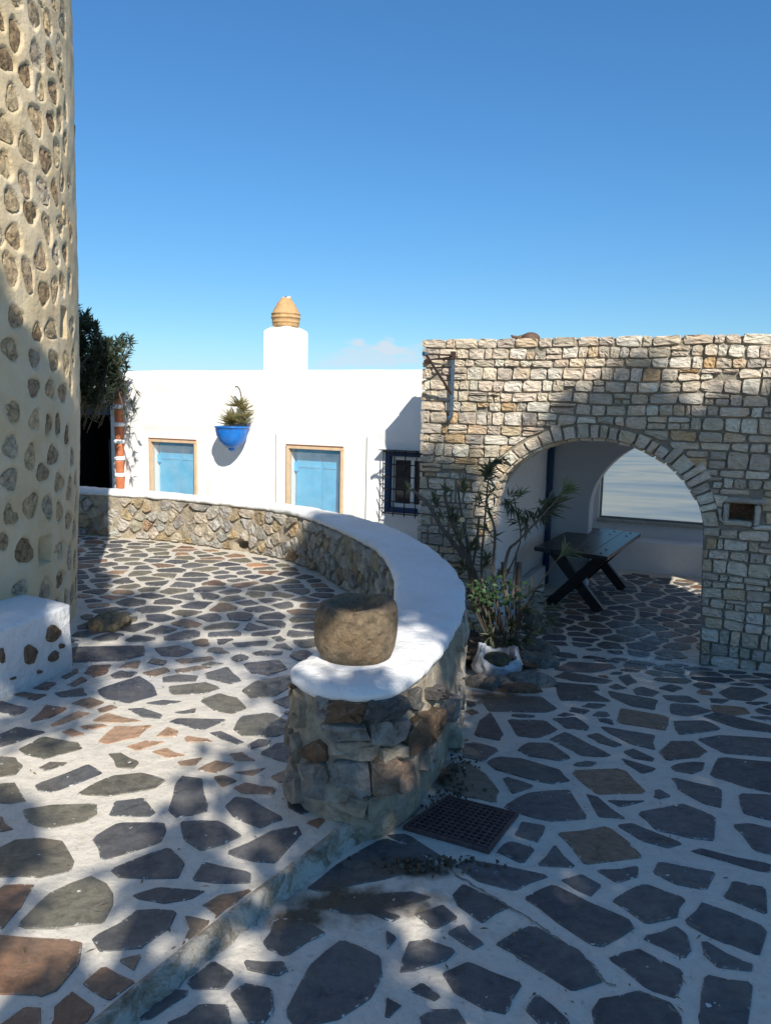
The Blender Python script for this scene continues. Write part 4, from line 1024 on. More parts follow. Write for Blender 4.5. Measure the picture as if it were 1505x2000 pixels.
# voussoirs
vous = []; t = .02
while t < math.pi-.02:
    dt = random.choice((.06, .08, .10, .13))*random.uniform(.85, 1.15)/.9; t2 = min(math.pi, t+dt); Lr = random.uniform(.10, .155)*(1.35 if 2.2 < t < 2.75 else 1)
    g = .005
    def pt(a, r): return (AC-(AA+r)*math.cos(a), AZ+(AB+r)*math.sin(a))
    vous.append([pt(t+g, .0), pt(t2-g, .0), pt(t2-g*.8, Lr), pt(t+g*.8, Lr)]); t = t2
def ringd(s, z): return math.hypot((s-AC)/(AA), (z-AZ)/(AB)) if z > AZ else abs(s-AC)/AA
OFFR = .118
fin = []
for p in st:
    c = cen(p)
    if all(aring(v[0], v[1], OFFR if v[1] > AZ else 0.) for v in p): continue
    if NSs[0]-.06 < c[0] < NSs[1]+.06 and NSs[2]-.05 < c[1] < NSs[3]+.05: continue
    q = []
    for i in range(4):
        a, b = p[i], p[(i+1) % 4]; q += [a, ((a[0]*2+b[0])/3, (a[1]*2+b[1])/3), ((a[0]+b[0]*2)/3, (a[1]+b[1]*2)/3)]
    r = []
    for (s, z) in q:
        off = OFFR+.012 if z > AZ else 0.
        if aring(s, z, off):
            if z > AZ:
                dx, dz = s-AC, z-AZ; kk = 1/math.sqrt((dx/(AA+off))**2+(dz/(AB+off))**2); s, z = AC+dx*kk, AZ+dz*kk
            else: s = AC+(AA+(.06*(AZ-z)/1.1 if s > AC else 0))*(1 if s > AC else -1)
        if NSs[0]-.05 < s < NSs[1]+.05 and NSs[2]-.045 < z < NSs[3]+.045:
            cands = [(abs(s-(NSs[0]-.05)), (NSs[0]-.055, z)), (abs(s-(NSs[1]+.05)), (NSs[1]+.055, z)), (abs(z-(NSs[2]-.045)), (s, NSs[2]-.05)), (abs(z-(NSs[3]+.045)), (s, NSs[3]+.05))]
            s, z = min(cands)[1]
        r.append((s, z))
    if abs(area(r)) < .0022 or max(v[0] for v in r)-min(v[0] for v in r) < .03 or max(v[1] for v in r)-min(v[1] for v in r) < .025: continue
    fin.append(r)
def mkstone(r, pr, tint, jit=.0035):
    if area(r) < 0: r = r[::-1]
    q = []; n = len(r)
    for i, a in enumerate(r):
        c = cen(r); corner = False
        b0, b1 = r[i-1], r[(i+1) % n]
        v0 = (a[0]-b0[0], a[1]-b0[1]); v1 = (b1[0]-a[0], b1[1]-a[1])
        cr = (v0[0]*v1[1]-v0[1]*v1[0])/max(1e-9, math.hypot(*v0)*math.hypot(*v1))
        kk = .10*random.uniform(.4, 1.4) if cr > .5 else 0
        q.append((a[0]+(c[0]-a[0])*kk+random.uniform(-jit, jit), a[1]+(c[1]-a[1])*kk+random.uniform(-jit, jit)))
    return slab(q, awP, pr, -.006, .006, tint, .008, .02, .12)
S1 = [mkstone(r, random.uniform(.018, .036), lc()) for r in fin]
for p in vous:
    q = []
    for i in range(4):
        a, b = p[i], p[(i+1) % 4]; q += [a, ((a[0]+b[0])/2, (a[1]+b[1])/2)]
    S1.append(mkstone(q, random.uniform(.026, .042), lc(), .004))
for (a, b, c, d) in ((NSs[0]-.11, NSs[1]+.09, NSs[3]+.004, NSs[3]+.048), (NSs[0]-.05, NSs[0]-.004, NSs[2]-.03, NSs[3]), (NSs[1]+.004, NSs[1]+.05, NSs[2]-.04, NSs[3]), (NSs[0]-.05, NSs[1], NSs[2]-.045, NSs[2]-.003)):
    q = [(a, c), ((a+b)/2, c+.003), (b, c), (b, (c+d)/2), (b, d), ((a+b)/2, d+.004), (a, d), (a, (c+d)/2)]; S1.append(mkstone(q, .034, vary((.46, .43, .37), .1), .002))
lay(S1, 'stone', aw, LIME, 298, 'small_stones')
# stones on the left end and in the arch reveal, so the wall has its thickness
S2 = []
def endP(n, z, h): return AW.P(e-h, n, z)
for i in range(len(courses)-1):
    n0 = .0
    while n0 < TH-.05:
        n1 = min(TH, n0+random.uniform(.12, .2)); q = [(n0+.004, courses[i]+.005), ((n0+n1)/2, courses[i]+.004), (n1-.004, courses[i]+.005), (n1-.004, courses[i+1]-.005), ((n0+n1)/2, courses[i+1]-.004), (n0+.004, courses[i+1]-.005)]
        S2.append(slab(q, lambda a, b, h: endP(a, b, h), .03, -.005, .008, lc(), .006, .02, .1)); n0 = n1
lj = [(AC-AA, z) for z in np.arange(-.5, AZ, .11)]; path = lj+[(AC-AA*math.cos(t), AZ+AB*math.sin(t)) for t in np.arange(0, math.pi-.3, .12)]
for a, b in zip(path, path[1:]):
    dx, dz = b[0]-a[0], b[1]-a[1]; L = math.hypot(dx, dz); nx, nz2 = dz/L, -dx/L
    n0 = .03
    while n0 < TH-.02:
        n1 = min(TH, n0+random.uniform(.10, .2))
        Pf = lambda t, n, h, a=a, dx=dx, dz=dz, L=L, nx=nx, nz2=nz2: AW.P(a[0]+dx/L*t+nx*(h-.004), n, a[1]+dz/L*t+nz2*(h-.004))
        q = [(.005, n0+.004), (L-.005, n0+.004), (L-.005, (n0+n1)/2), (L-.005, n1-.004), (.005, n1-.004), (.005, (n0+n1)/2)]
        S2.append(slab(q, Pf, .02, -.005, .007, lc(), .005, .015, .08)); n0 = n1
lay(S2, 'side_stone', aw, LIME, 120, 'small_side_stones')
tp_ = MB(); V, Fc = wall_grid(lambda u, n, z: AW.P(u, z, ZT-.03+n), 0.02, AWL, .02, TH, step=.09, amp=.02); tp_.add(V, Fc); tp_.out('wall_top', LIME, aw)
tp_o = bpy.context.scene.objects.get('wall_top'); a = tp_o.data.attributes.new('tint', 'FLOAT_COLOR', 'POINT'); a.data.foreach_set('color', np.tile((.5, .46, .38, 1), len(tp_o.data.vertices)).astype(np.float32))

# iron bracket on the wall
br = thing('iron_bracket', AW.P(.32, 0, 1.8), 'weathered blue iron hanging bracket fixed near the left end of the arch wall', 'bracket')
b = MB(); b.box(AW.P, .305, .335, -.05, -.028, 1.55, 2.08); b.out('upright', IRONB, br, bevel=.003)
b = MB(); b.box(AW.P, .298, .342, -.056, -.03, 2.08, 2.15); b.out('upright_head', IRON, br)
b = MB(); b.tube([AW.P(.32, -.045, 2.115), AW.P(.17, -.30, 2.11)], .009, 6)
b.out('top_arm', IRON, br)
b = MB(); b.tube([AW.P(.315, -.045, 1.77), AW.P(.16, -.31, 2.105)], .013, 6); b.out('brace', IRON, br)
b = MB(); b.tube([AW.P(.165, -.30, 2.11), AW.P(.145, -.335, 2.11)], .02, 10); b.out('arm_tip', IRONB, br)
b = MB(); b.tube([AW.P(.305, -.03, 1.55), AW.P(.303, -.075, 1.545)], .02, 10); b.out('bolt', IRONB, br)
b = MB(); b.tube([AW.P(.06, .0, 2.06), AW.P(.055, -.05, 2.06)], .022, 8); b.tube([AW.P(.06, -.03, 2.075), AW.P(.32, -.05, 2.10)], .007, 6); b.out('tie_bar', IRON, br)

# clay object lying on the wall
u0, _ = AW.uz(990, 655); u1, _ = AW.uz(1052, 655); uc = (u0+u1)/2+.03
hat = MB(); hat.v = []; V = []; Fc = []
for i in range(9):
    for j in range(21):
        th = math.pi*i/8; ph = 2*math.pi*j/20
        x = math.sin(th)*math.cos(ph); y = math.sin(th)*math.sin(ph); zz = math.cos(th)
        V.append(AW.P(uc+x*.085, .16+y*.09, ZT+.0+max(-.02, zz*.058)))
for i in range(8):
    for j in range(20): Fc.append((i*21+j, i*21+j+1, (i+1)*21+j+1, (i+1)*21+j))
hat.add(V, Fc)
hat.tube([AW.P(uc-.06, .16, ZT+.012), AW.P(uc-.12, .15, ZT+.008), AW.P(uc-.165, .14, ZT+.022), AW.P(uc-.175, .14, ZT+.034)], [.03, .018, .011, .006], 8)
tag(hat.out('clay_spout', BROWNC, None, True), 'dark brown rounded clay piece with a small spout lying on top of the arch wall', 'clay piece')

# ------------------------------------------------------------------ room behind the arch
rm = thing('arched_room', AW.P(1.6, 2.5, -.5), 'dim whitewashed room seen through the arch with a wide sea window', 'room')
SL = .655; ZCe = 1.98; XR = 4.2
def swP(u, n, z): return AW.P(SL+n, u, z)
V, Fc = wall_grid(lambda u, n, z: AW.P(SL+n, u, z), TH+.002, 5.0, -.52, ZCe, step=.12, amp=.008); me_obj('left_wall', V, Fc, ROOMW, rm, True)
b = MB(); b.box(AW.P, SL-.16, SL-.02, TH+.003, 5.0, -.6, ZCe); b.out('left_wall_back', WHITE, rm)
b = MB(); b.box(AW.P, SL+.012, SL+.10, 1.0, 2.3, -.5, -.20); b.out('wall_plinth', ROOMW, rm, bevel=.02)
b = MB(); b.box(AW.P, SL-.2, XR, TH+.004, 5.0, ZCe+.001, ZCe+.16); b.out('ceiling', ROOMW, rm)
b = MB(); b.box(AW.P, XR-.15, XR, TH+.004, 1.0, -.6, ZCe-.001); b.box(AW.P, XR-.15, XR, 2.4, 3.1, -.6, ZCe-.001); b.box(AW.P, XR-.15, XR, 4.5, 5.0, -.6, ZCe-.001); b.out('opened_right_wall', ROOMW, rm)  # out of view; bays between the piers opened to let extra side light in
# partition with its own arch
b = MB(); A2, AA2, AB2, AZ2, N2 = 2.28, 1.10, .92, .48, 2.6
arc2 = [(A2-AA2*math.cos(t), AZ2+AB2*math.sin(t)) for t in np.linspace(0, math.pi, 40)]
b.add(*extr([(SL+.01, -.55), (A2-AA2, -.55)]+arc2+[(A2+AA2, -.55), (XR-.16, -.55), (XR-.16, ZCe-.002), (SL+.01, ZCe-.002)], N2, N2+.28, AW.P)); b.out('inner_arch', whitewash('grey_partition_plaster', (.50, .53, .58), dirt=.2), rm, bevel=.012)  # partition has a darker grey than the other indoor walls
b = MB(); b.box(AW.P, SL+.012, SL+.075, N2-.05, N2-.004, -.49, ZCe-.05); b.out('blue_post', BLUED, rm)
# bench and window wall
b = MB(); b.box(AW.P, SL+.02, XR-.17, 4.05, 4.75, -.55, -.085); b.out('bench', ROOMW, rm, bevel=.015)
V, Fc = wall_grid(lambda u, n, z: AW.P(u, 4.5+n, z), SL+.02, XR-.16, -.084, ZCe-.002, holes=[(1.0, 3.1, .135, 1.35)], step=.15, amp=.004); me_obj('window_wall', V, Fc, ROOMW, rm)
b = MB(); b.box(AW.P, .985, 3.12, 4.46, 4.74, .09, .132); b.out('sill', plain('stone_sill', (.36, .34, .29), .7), rm)
b = MB(); b.box(AW.P, .93, .998, 4.503, 4.74, .133, 1.36); b.box(AW.P, 3.102, 3.17, 4.503, 4.74, .133, 1.36); b.box(AW.P, .93, 3.17, 4.503, 4.74, 1.352, 1.42); b.out('window_reveal', WHITE, rm)
wf = MB(); wf.box(AW.P, 1.002, 1.026, 4.60, 4.64, .136, 1.348); wf.box(AW.P, 3.074, 3.098, 4.60, 4.64, .136, 1.348); wf.box(AW.P, 1.028, 3.072, 4.60, 4.64, 1.324, 1.348); wf.box(AW.P, 1.028, 3.072, 4.60, 4.64, .136, .160)
wfo = wf.out('window_frame', plain('grey_frame', (.25, .24, .2), .6), rm)
pn = MB(); pn.box(AW.P, 1.027, 3.073, 4.617, 4.622, .161, 1.323); pn.out('window_pane', SHEET, wfo)

# ------------------------------------------------------------------ table
TB = Frame((2.375, 8.755, 0), (.76, -.65, 0), (.47, .883, 0))
def tbp(u, n, z): return Vector((2.375+.80*u*.95+.47*n, 8.755-.60*u*.95+.883*n, z))
tb = thing('trestle_table', (2.375, 8.755, -.5), 'dark wooden trestle table with crossed legs standing inside the arched room', 'table')
zt = .18
for i in range(4):
    u0 = -.43+.215*i
    b = MB(); b.box(tbp, u0+.002, u0+.213, -.93+random.uniform(-.006, .006), .93+random.uniform(-.006, .006), zt-.045, zt+random.uniform(-.0015, .0015)); b.out('top_board', TOPW, tb, bevel=.004)
    for nn_ in (-.8, -.55, .55, .8):
        bb = MB(); bb.tube([tbp(u0+.107, nn_, zt-.002), tbp(u0+.107, nn_, zt+.006)], .013, 8); bb.out('peg', BLACKI, tb)
def beam(name, a, b_, w1, w2, parent, material):
    a = Vector(a); b_ = Vector(b_); d = (b_-a).normalized(); n = Vector((.47, .883, 0)).normalized(); s = d.cross(n).normalized()
    m_b = MB(); m_b.add([q+n*i*w2/2+s*j*w1/2 for q in (a, b_) for i in (-1, 1) for j in (-1, 1)], [(0, 1, 3, 2), (4, 6, 7, 5), (0, 4, 5, 1), (2, 3, 7, 6), (0, 2, 6, 4), (1, 5, 7, 3)])
    return m_b.out(name, material, parent, bevel=.006)
for k, nn_ in enumerate((-.62, .62)):
    beam('leg', tbp(-.30, nn_-.036, -.49), tbp(.31, nn_-.036, zt-.06), .11, .07, tb, DWOOD)
    beam('leg', tbp(.30, nn_+.036, -.49), tbp(-.31, nn_+.036, zt-.06), .11, .07, tb, DWOOD)
    b = MB(); b.box(tbp, -.36, .36, nn_-.05, nn_+.05, zt-.10, zt-.046); b.out('cross_rail', DWOOD, tb, bevel=.006)
b = MB(); b.box(tbp, -.035, .035, -.62, .62, -.20, -.12); b.out('stretcher', DWOOD, tb)

# ------------------------------------------------------------------ white house
hs = thing('white_house', HW.P(-1.6, 0, -1), 'low whitewashed house with flat roof and blue shuttered windows behind the wall', 'house')
HL, HR, HZ = -4.02, .93, 2.045
holes = [(-3.408, -2.628, .25, 1.183), (-1.300, -.533, .25, 1.183), (-.02, .60, .50, 1.165)]
def hfn(u, z):
    for (a, b, c) in ((-3.56, -2.48, 1.335), (-1.44, -.375, 1.31), (-.237, .9, 1.305)):
        if a < u < b and z < c: return .012
    return 0.
def hP(u, n, z):       # rounded parapet
    return HW.P(u, n, z)
V, Fc = wall_grid(hP, HL+.0, HR, -1.0, HZ-.06, holes=holes, step=.045, amp=.007, fn=lambda u, z: hfn(u, z)+(.045*max(0, (z-(HZ-.18))/.12)**2 if z > HZ-.18 else 0)); me_obj('front_wall', V, Fc, WHITE, hs, True)
# roof, sides
V = []; Fc = []; us = np.arange(HL, HR+.01, .055); pr = [(.045, HZ-.06), (.062, HZ-.02), (.10, HZ), (.2, HZ+.004), (.30, HZ-.004), (.34, HZ-.05), (.35, HZ-.14), (3.2, HZ-.14)]
for u in us:
    for n, z in pr: V.append(HW.P(u, n+.006*noise.noise(Vector((u*2.2, z*2.2, HL))), z+.008*noise.noise(Vector((u*1.4, n*2, 2)))))
for i in range(len(us)-1):
    for j in range(len(pr)-1): Fc.append((i*8+j, (i+1)*8+j, (i+1)*8+j+1, i*8+j+1))
me_obj('roof', V, Fc, WHITE, hs, True)
V = [HW.P(HL, .0, -1), HW.P(HL, .0, HZ-.06), HW.P(HL, .10, HZ), HW.P(HL, .3, HZ), HW.P(HL, 3.2, HZ-.1), HW.P(HL, 3.2, -1)]
me_obj('side_wall', V+[HW.P(HR, 0, -1), HW.P(HR, 0, HZ-.06), HW.P(HR, .1, HZ), HW.P(HR, .3, HZ), HW.P(HR, 3.2, HZ-.1), HW.P(HR, 3.2, -1)], [(0, 1, 2, 3, 4, 5), (11, 10, 9, 8, 7, 6), (5, 4, 10, 11)], WHITE, hs)
def blue_window(u0, u1, z0, z1, leaves):
    fr = MB(); T = .038
    for (a, b, c, d) in ((u0, u0+T, z0, z1-T), (u1-T, u1, z0, z1-T), (u0-.0, u1+.0, z1-T, z1)): fr.box(HW.P, a, b, -.018, .05, c, d)
    f = fr.out('window_frame', WOOD, hs, bevel=.003)
    b = MB(); b.box(HW.P, u0, u1, -.024, -.012+.0, z1+.001, z1+.012); b.out('drip_strip', plain('red_brown_strip', (.22, .08, .04), .6), f)
    b = MB(); b.box(HW.P, u0+T+.001, u1-T-.001, .02, .023, z0, z1-T-.001); b.out('clear_film', FILM, f)
    rv = MB(); rv.box(HW.P, u0-.03, u0+T-.002, .052, .30, z0, z1); rv.box(HW.P, u1-T+.002, u1+.03, .052, .30, z0, z1); rv.box(HW.P, u0-.03, u1+.03, .052, .30, z1-T+.002, z1+.05); rv.out('window_reveal', WHITE, hs)
    a0 = u0+T+.025; a1 = u1-T+.0; mid = (a0+a1)/2+.02
    for (l, r) in ((a0, mid-.003), (mid+.003, a1)):
        b = MB(); b.box(HW.P, l, r, .115, .14, z0, z1-T); o = b.out('shutter', BLUE, hs)
        b = MB(); b.box(HW.P, l+.02, r-.02, .1085, .1145, z1-T-.225, z1-T-.195); b.out('shutter_rail', BLUE, o, bevel=.003)
    b = MB(); b.box(HW.P, u0+T-.005, u0+T+.06, .097, .117, z1-T-.27, z1-T-.16); b.out('hinge_rail', BLUE, hs)
blue_window(*holes[0], 2); blue_window(*holes[1], 2)
# barred window
u0, u1, z0, z1 = holes[2]
rv = MB(); rv.box(HW.P, u0-.03, u0-.001, .012, .3, z0-.03, z1+.03); rv.box(HW.P, u1+.001, u1+.03, .012, .3, z0, z1+.03); rv.box(HW.P, u0, u1, .014, .3, z1+.001, z1+.03); rv.box(HW.P, u0, u1, .014, .3, z0-.03, z0-.001); rv.out('window_reveal', WHITE, hs)
bw = MB()
for (a, b_, c, d) in ((u0+.001, u0+.06, z0, z1-.05), (u1-.06, u1-.001, z0, z1-.05), (u0+.001, u1-.001, z1-.049, z1-.001), (u0+.062, u1-.062, z0+.001, z0+.055)): bw.box(HW.P, a, b_, .0, .10, c, d)
bw = bw.out('window_frame', BLUED, hs, bevel=.003)
ws = MB()
for (a, b_, c, d) in ((u0+.062, u0+.10, z0+.057, z1-.052), (u1-.10, u1-.062, z0+.057, z1-.052), (u0+.102, u1-.102, z1-.09, z1-.052), (u0+.102, u1-.102, z0+.057, z0+.10), ((u0+u1)/2-.02, (u0+u1)/2+.02, z0+.102, z1-.092)): ws.box(HW.P, a, b_, .05, .09, c, d)
ws.out('sash', WHITE, bw, bevel=.003)
g = MB(); g.box(HW.P, u0+.10, u1-.10, .072, .078, z0+.10, z1-.09); g.out('window_pane', GLASS, bw)
g = MB(); g.box(HW.P, u0-.0, u1, .20, .22, z0, z1); g.out('curtain', plain('grey_curtain', (.16, .16, .17), .9), bw)
ug0, ug1, zg0, zg1, ng = u0+.015, u1+.05, z0-.03, z1+.01, -.07
for i in range(6):
    u = ug0+(ug1-ug0)*i/5; b = MB(); b.tube([HW.P(u, ng, zg0), HW.P(u, ng, zg1)], .006, 6); b.out('grille_bar', BLACKI, bw)
for i in range(6):
    z = zg0+.03+(zg1-zg0-.04)*i/5; b = MB()
    b.tube([HW.P(ug0, .0, z), HW.P(ug0, ng-.008, z), HW.P(ug1, ng-.008, z), HW.P(ug1, .0, z)], .006, 6)
    if i < 4: b.tube([HW.P(ug0, ng, z), HW.P(ug0-.05, ng+.02, z+.05), HW.P(ug0-.055, ng+.02, z+.065)], .004, 5)
    b.out('grille_ring', BLACKI, bw)
b = MB(); b.box(HW.P, ug0-.05, ug1+.02, -.10, .0, z1+.012, z1+.02); b.out('grille_top', BLACKI, bw)
# down-pipe grooves
for (x, za, zb) in ((-.245, .1, 1.31), (-1.45, .1, 1.31)):
    b = MB(); b.box(HW.P, x, x+.006, -.012, -.004, za, zb); b.out('seam', plain('seam_grey', (.35, .34, .32), .9), hs)
# chimney, turned corner-on
cu0, _ = HW.uz(516, 700, .45); cu1, _ = HW.uz(592, 700, .45); cc = HW.P((cu0+cu1)/2, .50, 0); hwid = (cu1-cu0)/2
view = Vector((cc.x, cc.y, 0)).normalized(); ang0 = math.atan2(-view.y, -view.x)
V = []; zc0, zc1 = HZ-.15, 2.565
sh = [(ang0+.10+k*math.pi/2) for k in range(4)]
cp = [Vector((cc.x+hwid*.97*math.cos(a), cc.y+hwid*.97*math.sin(a), 0)) for a in sh]
bm = bmesh.new(); a_ = [bm.verts.new((p.x, p.y, zc0)) for p in cp]; b2 = [bm.verts.new((p.x, p.y, zc1-.03)) for p in cp]; tpv = [bm.verts.new((cc.x+(p.x-cc.x)*.62, cc.y+(p.y-cc.y)*.62, zc1+.02)) for p in cp]
for i in range(4):
    j = (i+1) % 4; bm.faces.new((a_[i], a_[j], b2[j], b2[i])); bm.faces.new((b2[i], b2[j], tpv[j], tpv[i]))
bm.faces.new(tpv); bm.faces.new(a_[::-1]); bmesh.ops.recalc_face_normals(bm, faces=bm.faces)
bmesh.ops.bevel(bm, geom=list(bm.edges), offset=.012, segments=2, affect='EDGES')
me = bpy.data.meshes.new('chimney'); bm.to_mesh(me); bm.free(); me.materials.append(WHITE); o = bpy.data.objects.new('chimney', me); C.objects.link(o); par(o, hs)
# clay jar on the chimney (bottom up), broken rim
jz = zc1+.015
jr = thing('clay_jar', (cc.x, cc.y, jz), 'ribbed ochre clay jar with a broken white rimmed mouth standing on the chimney', 'jar')
k_ = hwid/.285
prj = [(.148, 0), (.156, .012), (.160, .03), (.158, .045), (.167, .05), (.167, .06), (.160, .067), (.170, .10), (.178, .104), (.178, .114), (.170, .118), (.168, .145), (.176, .15), (.176, .158), (.163, .165), (.145, .205), (.120, .25), (.09, .295), (.066, .325), (.058, .34)]
b = MB(); b.lathe([(r*k_*1.02, z*1.02) for r, z in prj], (cc.x, cc.y, jz), 28, .02); b.out('jar_body', CLAY, jr, True)
b = MB()
for i in range(7):
    a = i*.9+.3; c = Vector((cc.x+.045*math.cos(a), cc.y+.045*math.sin(a), jz+.352))
    b.add([c+Vector((random.uniform(-.03, .03), random.uniform(-.03, .03), random.uniform(-.02, .028))) for _ in range(6)], [(0, 1, 2), (0, 2, 3), (0, 3, 4), (1, 2, 5), (2, 3, 5), (3, 4, 5), (0, 4, 5), (0, 1, 5)])
b.out('broken_rim', plain('pale_shards', (.55, .50, .45), .8, var=.3), jr)

# stacked terracotta pipe down the house corner
ps, pz = HW.uz(239, 760); tpipe = thing('terracotta_pipe', HW.P(-3.87, -.06, -1), 'vertical drain of stacked terracotta sections with white joints on the house corner', 'drainpipe')
zz = 1.845; r0 = .056
for i in range(8):
    h = (.235, .225, .215, .215, .21, .21, .21, .21)[i]; zb = zz-h+.0
    b = MB(); b.lathe([(r0*.86, 0), (r0*.9, .01), (r0*1.08, h-.07), (r0*1.1, h-.055)], HW.P(-3.885, -.045, zb), 18, .02); b.out('pipe_section', TERRA, tpipe, True)
    b = MB(); b.lathe([(r0*1.16, 0), (r0*1.25, .012), (r0*1.22, .04), (r0*1.0, .052)], HW.P(-3.885, -.045, zb-.056), 18, .08); b.out('white_joint', WHITE, tpipe, True)
    zz = zb-.006

# blue hanging bowl with aloe
bu, bz = HW.uz(468, 833); bc = HW.P(bu, -.15, bz+.0)
hb = thing('hanging_bowl', HW.P(bu, 0, bz), 'cobalt blue half round wall pot holding spiky aloe on the white house', 'wall pot')
rB = .195
b = MB(); b.lathe([(.010, -.295), (.028, -.285), (.045, -.272), (.036, -.258), (.062, -.246), (.112, -.215), (.152, -.165), (.178, -.105), (.190, -.05), (.195, -.012), (.205, -.01), (.205, .004), (.18, .006), (.17, -.03), (.10, -.05), (.005, -.05)], bc, 32, .01); b.out('bowl', BOWLB, hb, True)
b = MB(); b.lathe([(.172, -.035), (.12, -.02), (.002, -.012)], bc, 20, .1); b.out('soil', SOIL, hb, True)
b = MB(); pts = []
for t in np.linspace(0, 1, 14): pts.append(HW.P(bu+.17-.10*t-.12*max(0, t-.6), -.10-.03*math.sin(t*3), bz+.01+.46*math.sin(t*1.75)**.9*(1)))
b.tube(pts, [.008]*14, 6); b.tube([HW.P(bu+.155, -.12, bz+.04), HW.P(bu+.06, -.13, bz+.09), HW.P(bu+.0, -.14, bz+.04)], .007, 6); b.tube([HW.P(bu+.15, -.12, bz+.25), HW.P(bu+.05, -.13, bz+.28)], .006, 6); b.out('dry_stem', BARK, hb, True)
def rosette(mb, c, R, n, up=.35, width=.014):
    for i in range(n):
        a = random.uniform(0, 6.28); el = random.uniform(-.25, 1.2); L = R*random.uniform(.65, 1.1)
        d = Vector((math.cos(a)*math.cos(el), math.sin(a)*math.cos(el), math.sin(el))); s = d.cross(Vector((0, 0, 1))).normalized()
        p = Vector(c); V = []
        for k in range(5):
            t = k/4; q = p+d*L*t+Vector((0, 0, up*L*t*t*(.5 if el < .4 else -.4))); w_ = width*(1-t*.96)
            V += [q-s*w_, q+s*w_+Vector((0, 0, .003)), q-Vector((0, 0, w_*.7))]
        F_ = []
        for k in range(4): F_ += [(3*k, 3*k+1, 3*k+4, 3*k+3), (3*k+1, 3*k+2, 3*k+5, 3*k+4), (3*k+2, 3*k, 3*k+3, 3*k+5)]
        mb.add(V, F_)
for (x, y, R, n) in ((455, 820, .15, 34), (480, 815, .12, 26), (466, 792, .14, 30), (478, 800, .11, 20), (450, 828, .13, 22), (470, 826, .12, 22)):
    u, z = HW.uz(x, y, -.14); mb = MB(); rosette(mb, HW.P(u, -.15, z), R*1.25, int(n*1.8), .35, .019); o = mb.out('aloe_rosette', LEAF_A, hb, False)

# ------------------------------------------------------------------ outbuilding at the far left with dark opening
LBF = Frame(HW.P(HL-.002, .25, 0), (1, -.25, 0), (.25, 1, 0))
ob = thing('outbuilding', LBF.P(-1, 0, -1), 'shaded outbuilding with a dark doorway between the tower and the white house', 'outbuilding')
du0, dz0 = LBF.uz(154, 800); du1, dz1 = LBF.uz(216, 800); ztop = LBF.uz(185, 787)[1]; zsl = LBF.uz(185, 765)[1]
b = MB(); b.box(LBF.P, du1, -.004, -.0, .3, -1, zsl-.03); b.out('door_pier', WHITE, ob)
b = MB(); b.box(LBF.P, du0-1.6, du0-.25, .0, .3, -1, zsl-.03); b.out('left_wall', WHITE, ob)
b = MB(); b.box(LBF.P, du0-.249, du1-.001, .0, .3, ztop, zsl-.03); b.out('lintel', WHITE, ob)
b = MB(); b.box(LBF.P, du0-1.6, -.006, -.12, 2.2, zsl-.029, zsl+.03); b.out('roof_slab', plain('mossy_slab', (.22, .24, .19), .9, var=.3, bs=(.6, .02)), ob)
b = MB(); b.box(LBF.P, du0-.6, du1+.3, 1.3, 1.4, -1, zsl-.04); b.box(LBF.P, du1+.02, du1+.1, .31, 1.3, -1, zsl-.04); b.box(LBF.P, du0-.6, du0-.5, .31, 1.3, -1, zsl-.04); b.out('back_wall', DARK, ob)
b = MB(); b.box(LBF.P, du0-.2, du1-.03, .22, .26, ztop-.16, ztop-.02); b.out('transom', BLUED, ob)
b = MB(); b.box(LBF.P, du1-.2, du1-.02, .24, .28, -1, ztop-.5); b.out('door_leaf', plain('dark_navy_door', (.008, .010, .02), .5), ob)

# ------------------------------------------------------------------ foliage helpers
def leaf_verts(cs, dirs, L, wd):      # numpy arrays -> verts/faces of bent lance-shaped leaves
    n = len(cs); up = np.array([0, 0, 1.]); side = np.cross(dirs, up+np.random.normal(0, .35, (n, 3))); side /= np.linalg.norm(side, axis=1)[:, None]+1e-9
    L = L[:, None]; wd = wd[:, None]; sag = np.array([0, 0, -1.])*L*.12
    a = cs; b = cs+dirs*L*.45+side*wd; c = cs+dirs*L+sag; d = cs+dirs*L*.45-side*wd
    V = np.stack([a, b, c, d], 1).reshape(-1, 3); k = np.arange(n)*4
    Fc = np.concatenate([np.stack([k, k+1, k+2], 1), np.stack([k, k+2, k+3], 1)])
    return V, Fc
def leaves(name, cs, dirs, L, wd, material, parent):
    V, Fc = leaf_verts(np.array(cs), np.array(dirs), np.array(L), np.array(wd))
    me = bpy.data.meshes.new(name); me.from_pydata(V.tolist(), [], Fc.tolist()); me.update(); me.materials.append(material)
    o = bpy.data.objects.new(name, me); C.objects.link(o)
    if parent: par(o, parent)
    return kind(o, 'stuff')
def brush(c, d, n, L, spread, cs, ds, Ls, ws, wd=.008):
    d = Vector(d).normalized()
    for _ in range(n):
        v = (d+Vector((random.gauss(0, spread), random.gauss(0, spread), random.gauss(0, spread)))).normalized()
        q = Vector(c)-d*random.uniform(0, L*.8); cs.append(q[:]); ds.append(v[:]); Ls.append(L*random.uniform(.6, 1.1)); ws.append(wd*random.uniform(.7, 1.2))

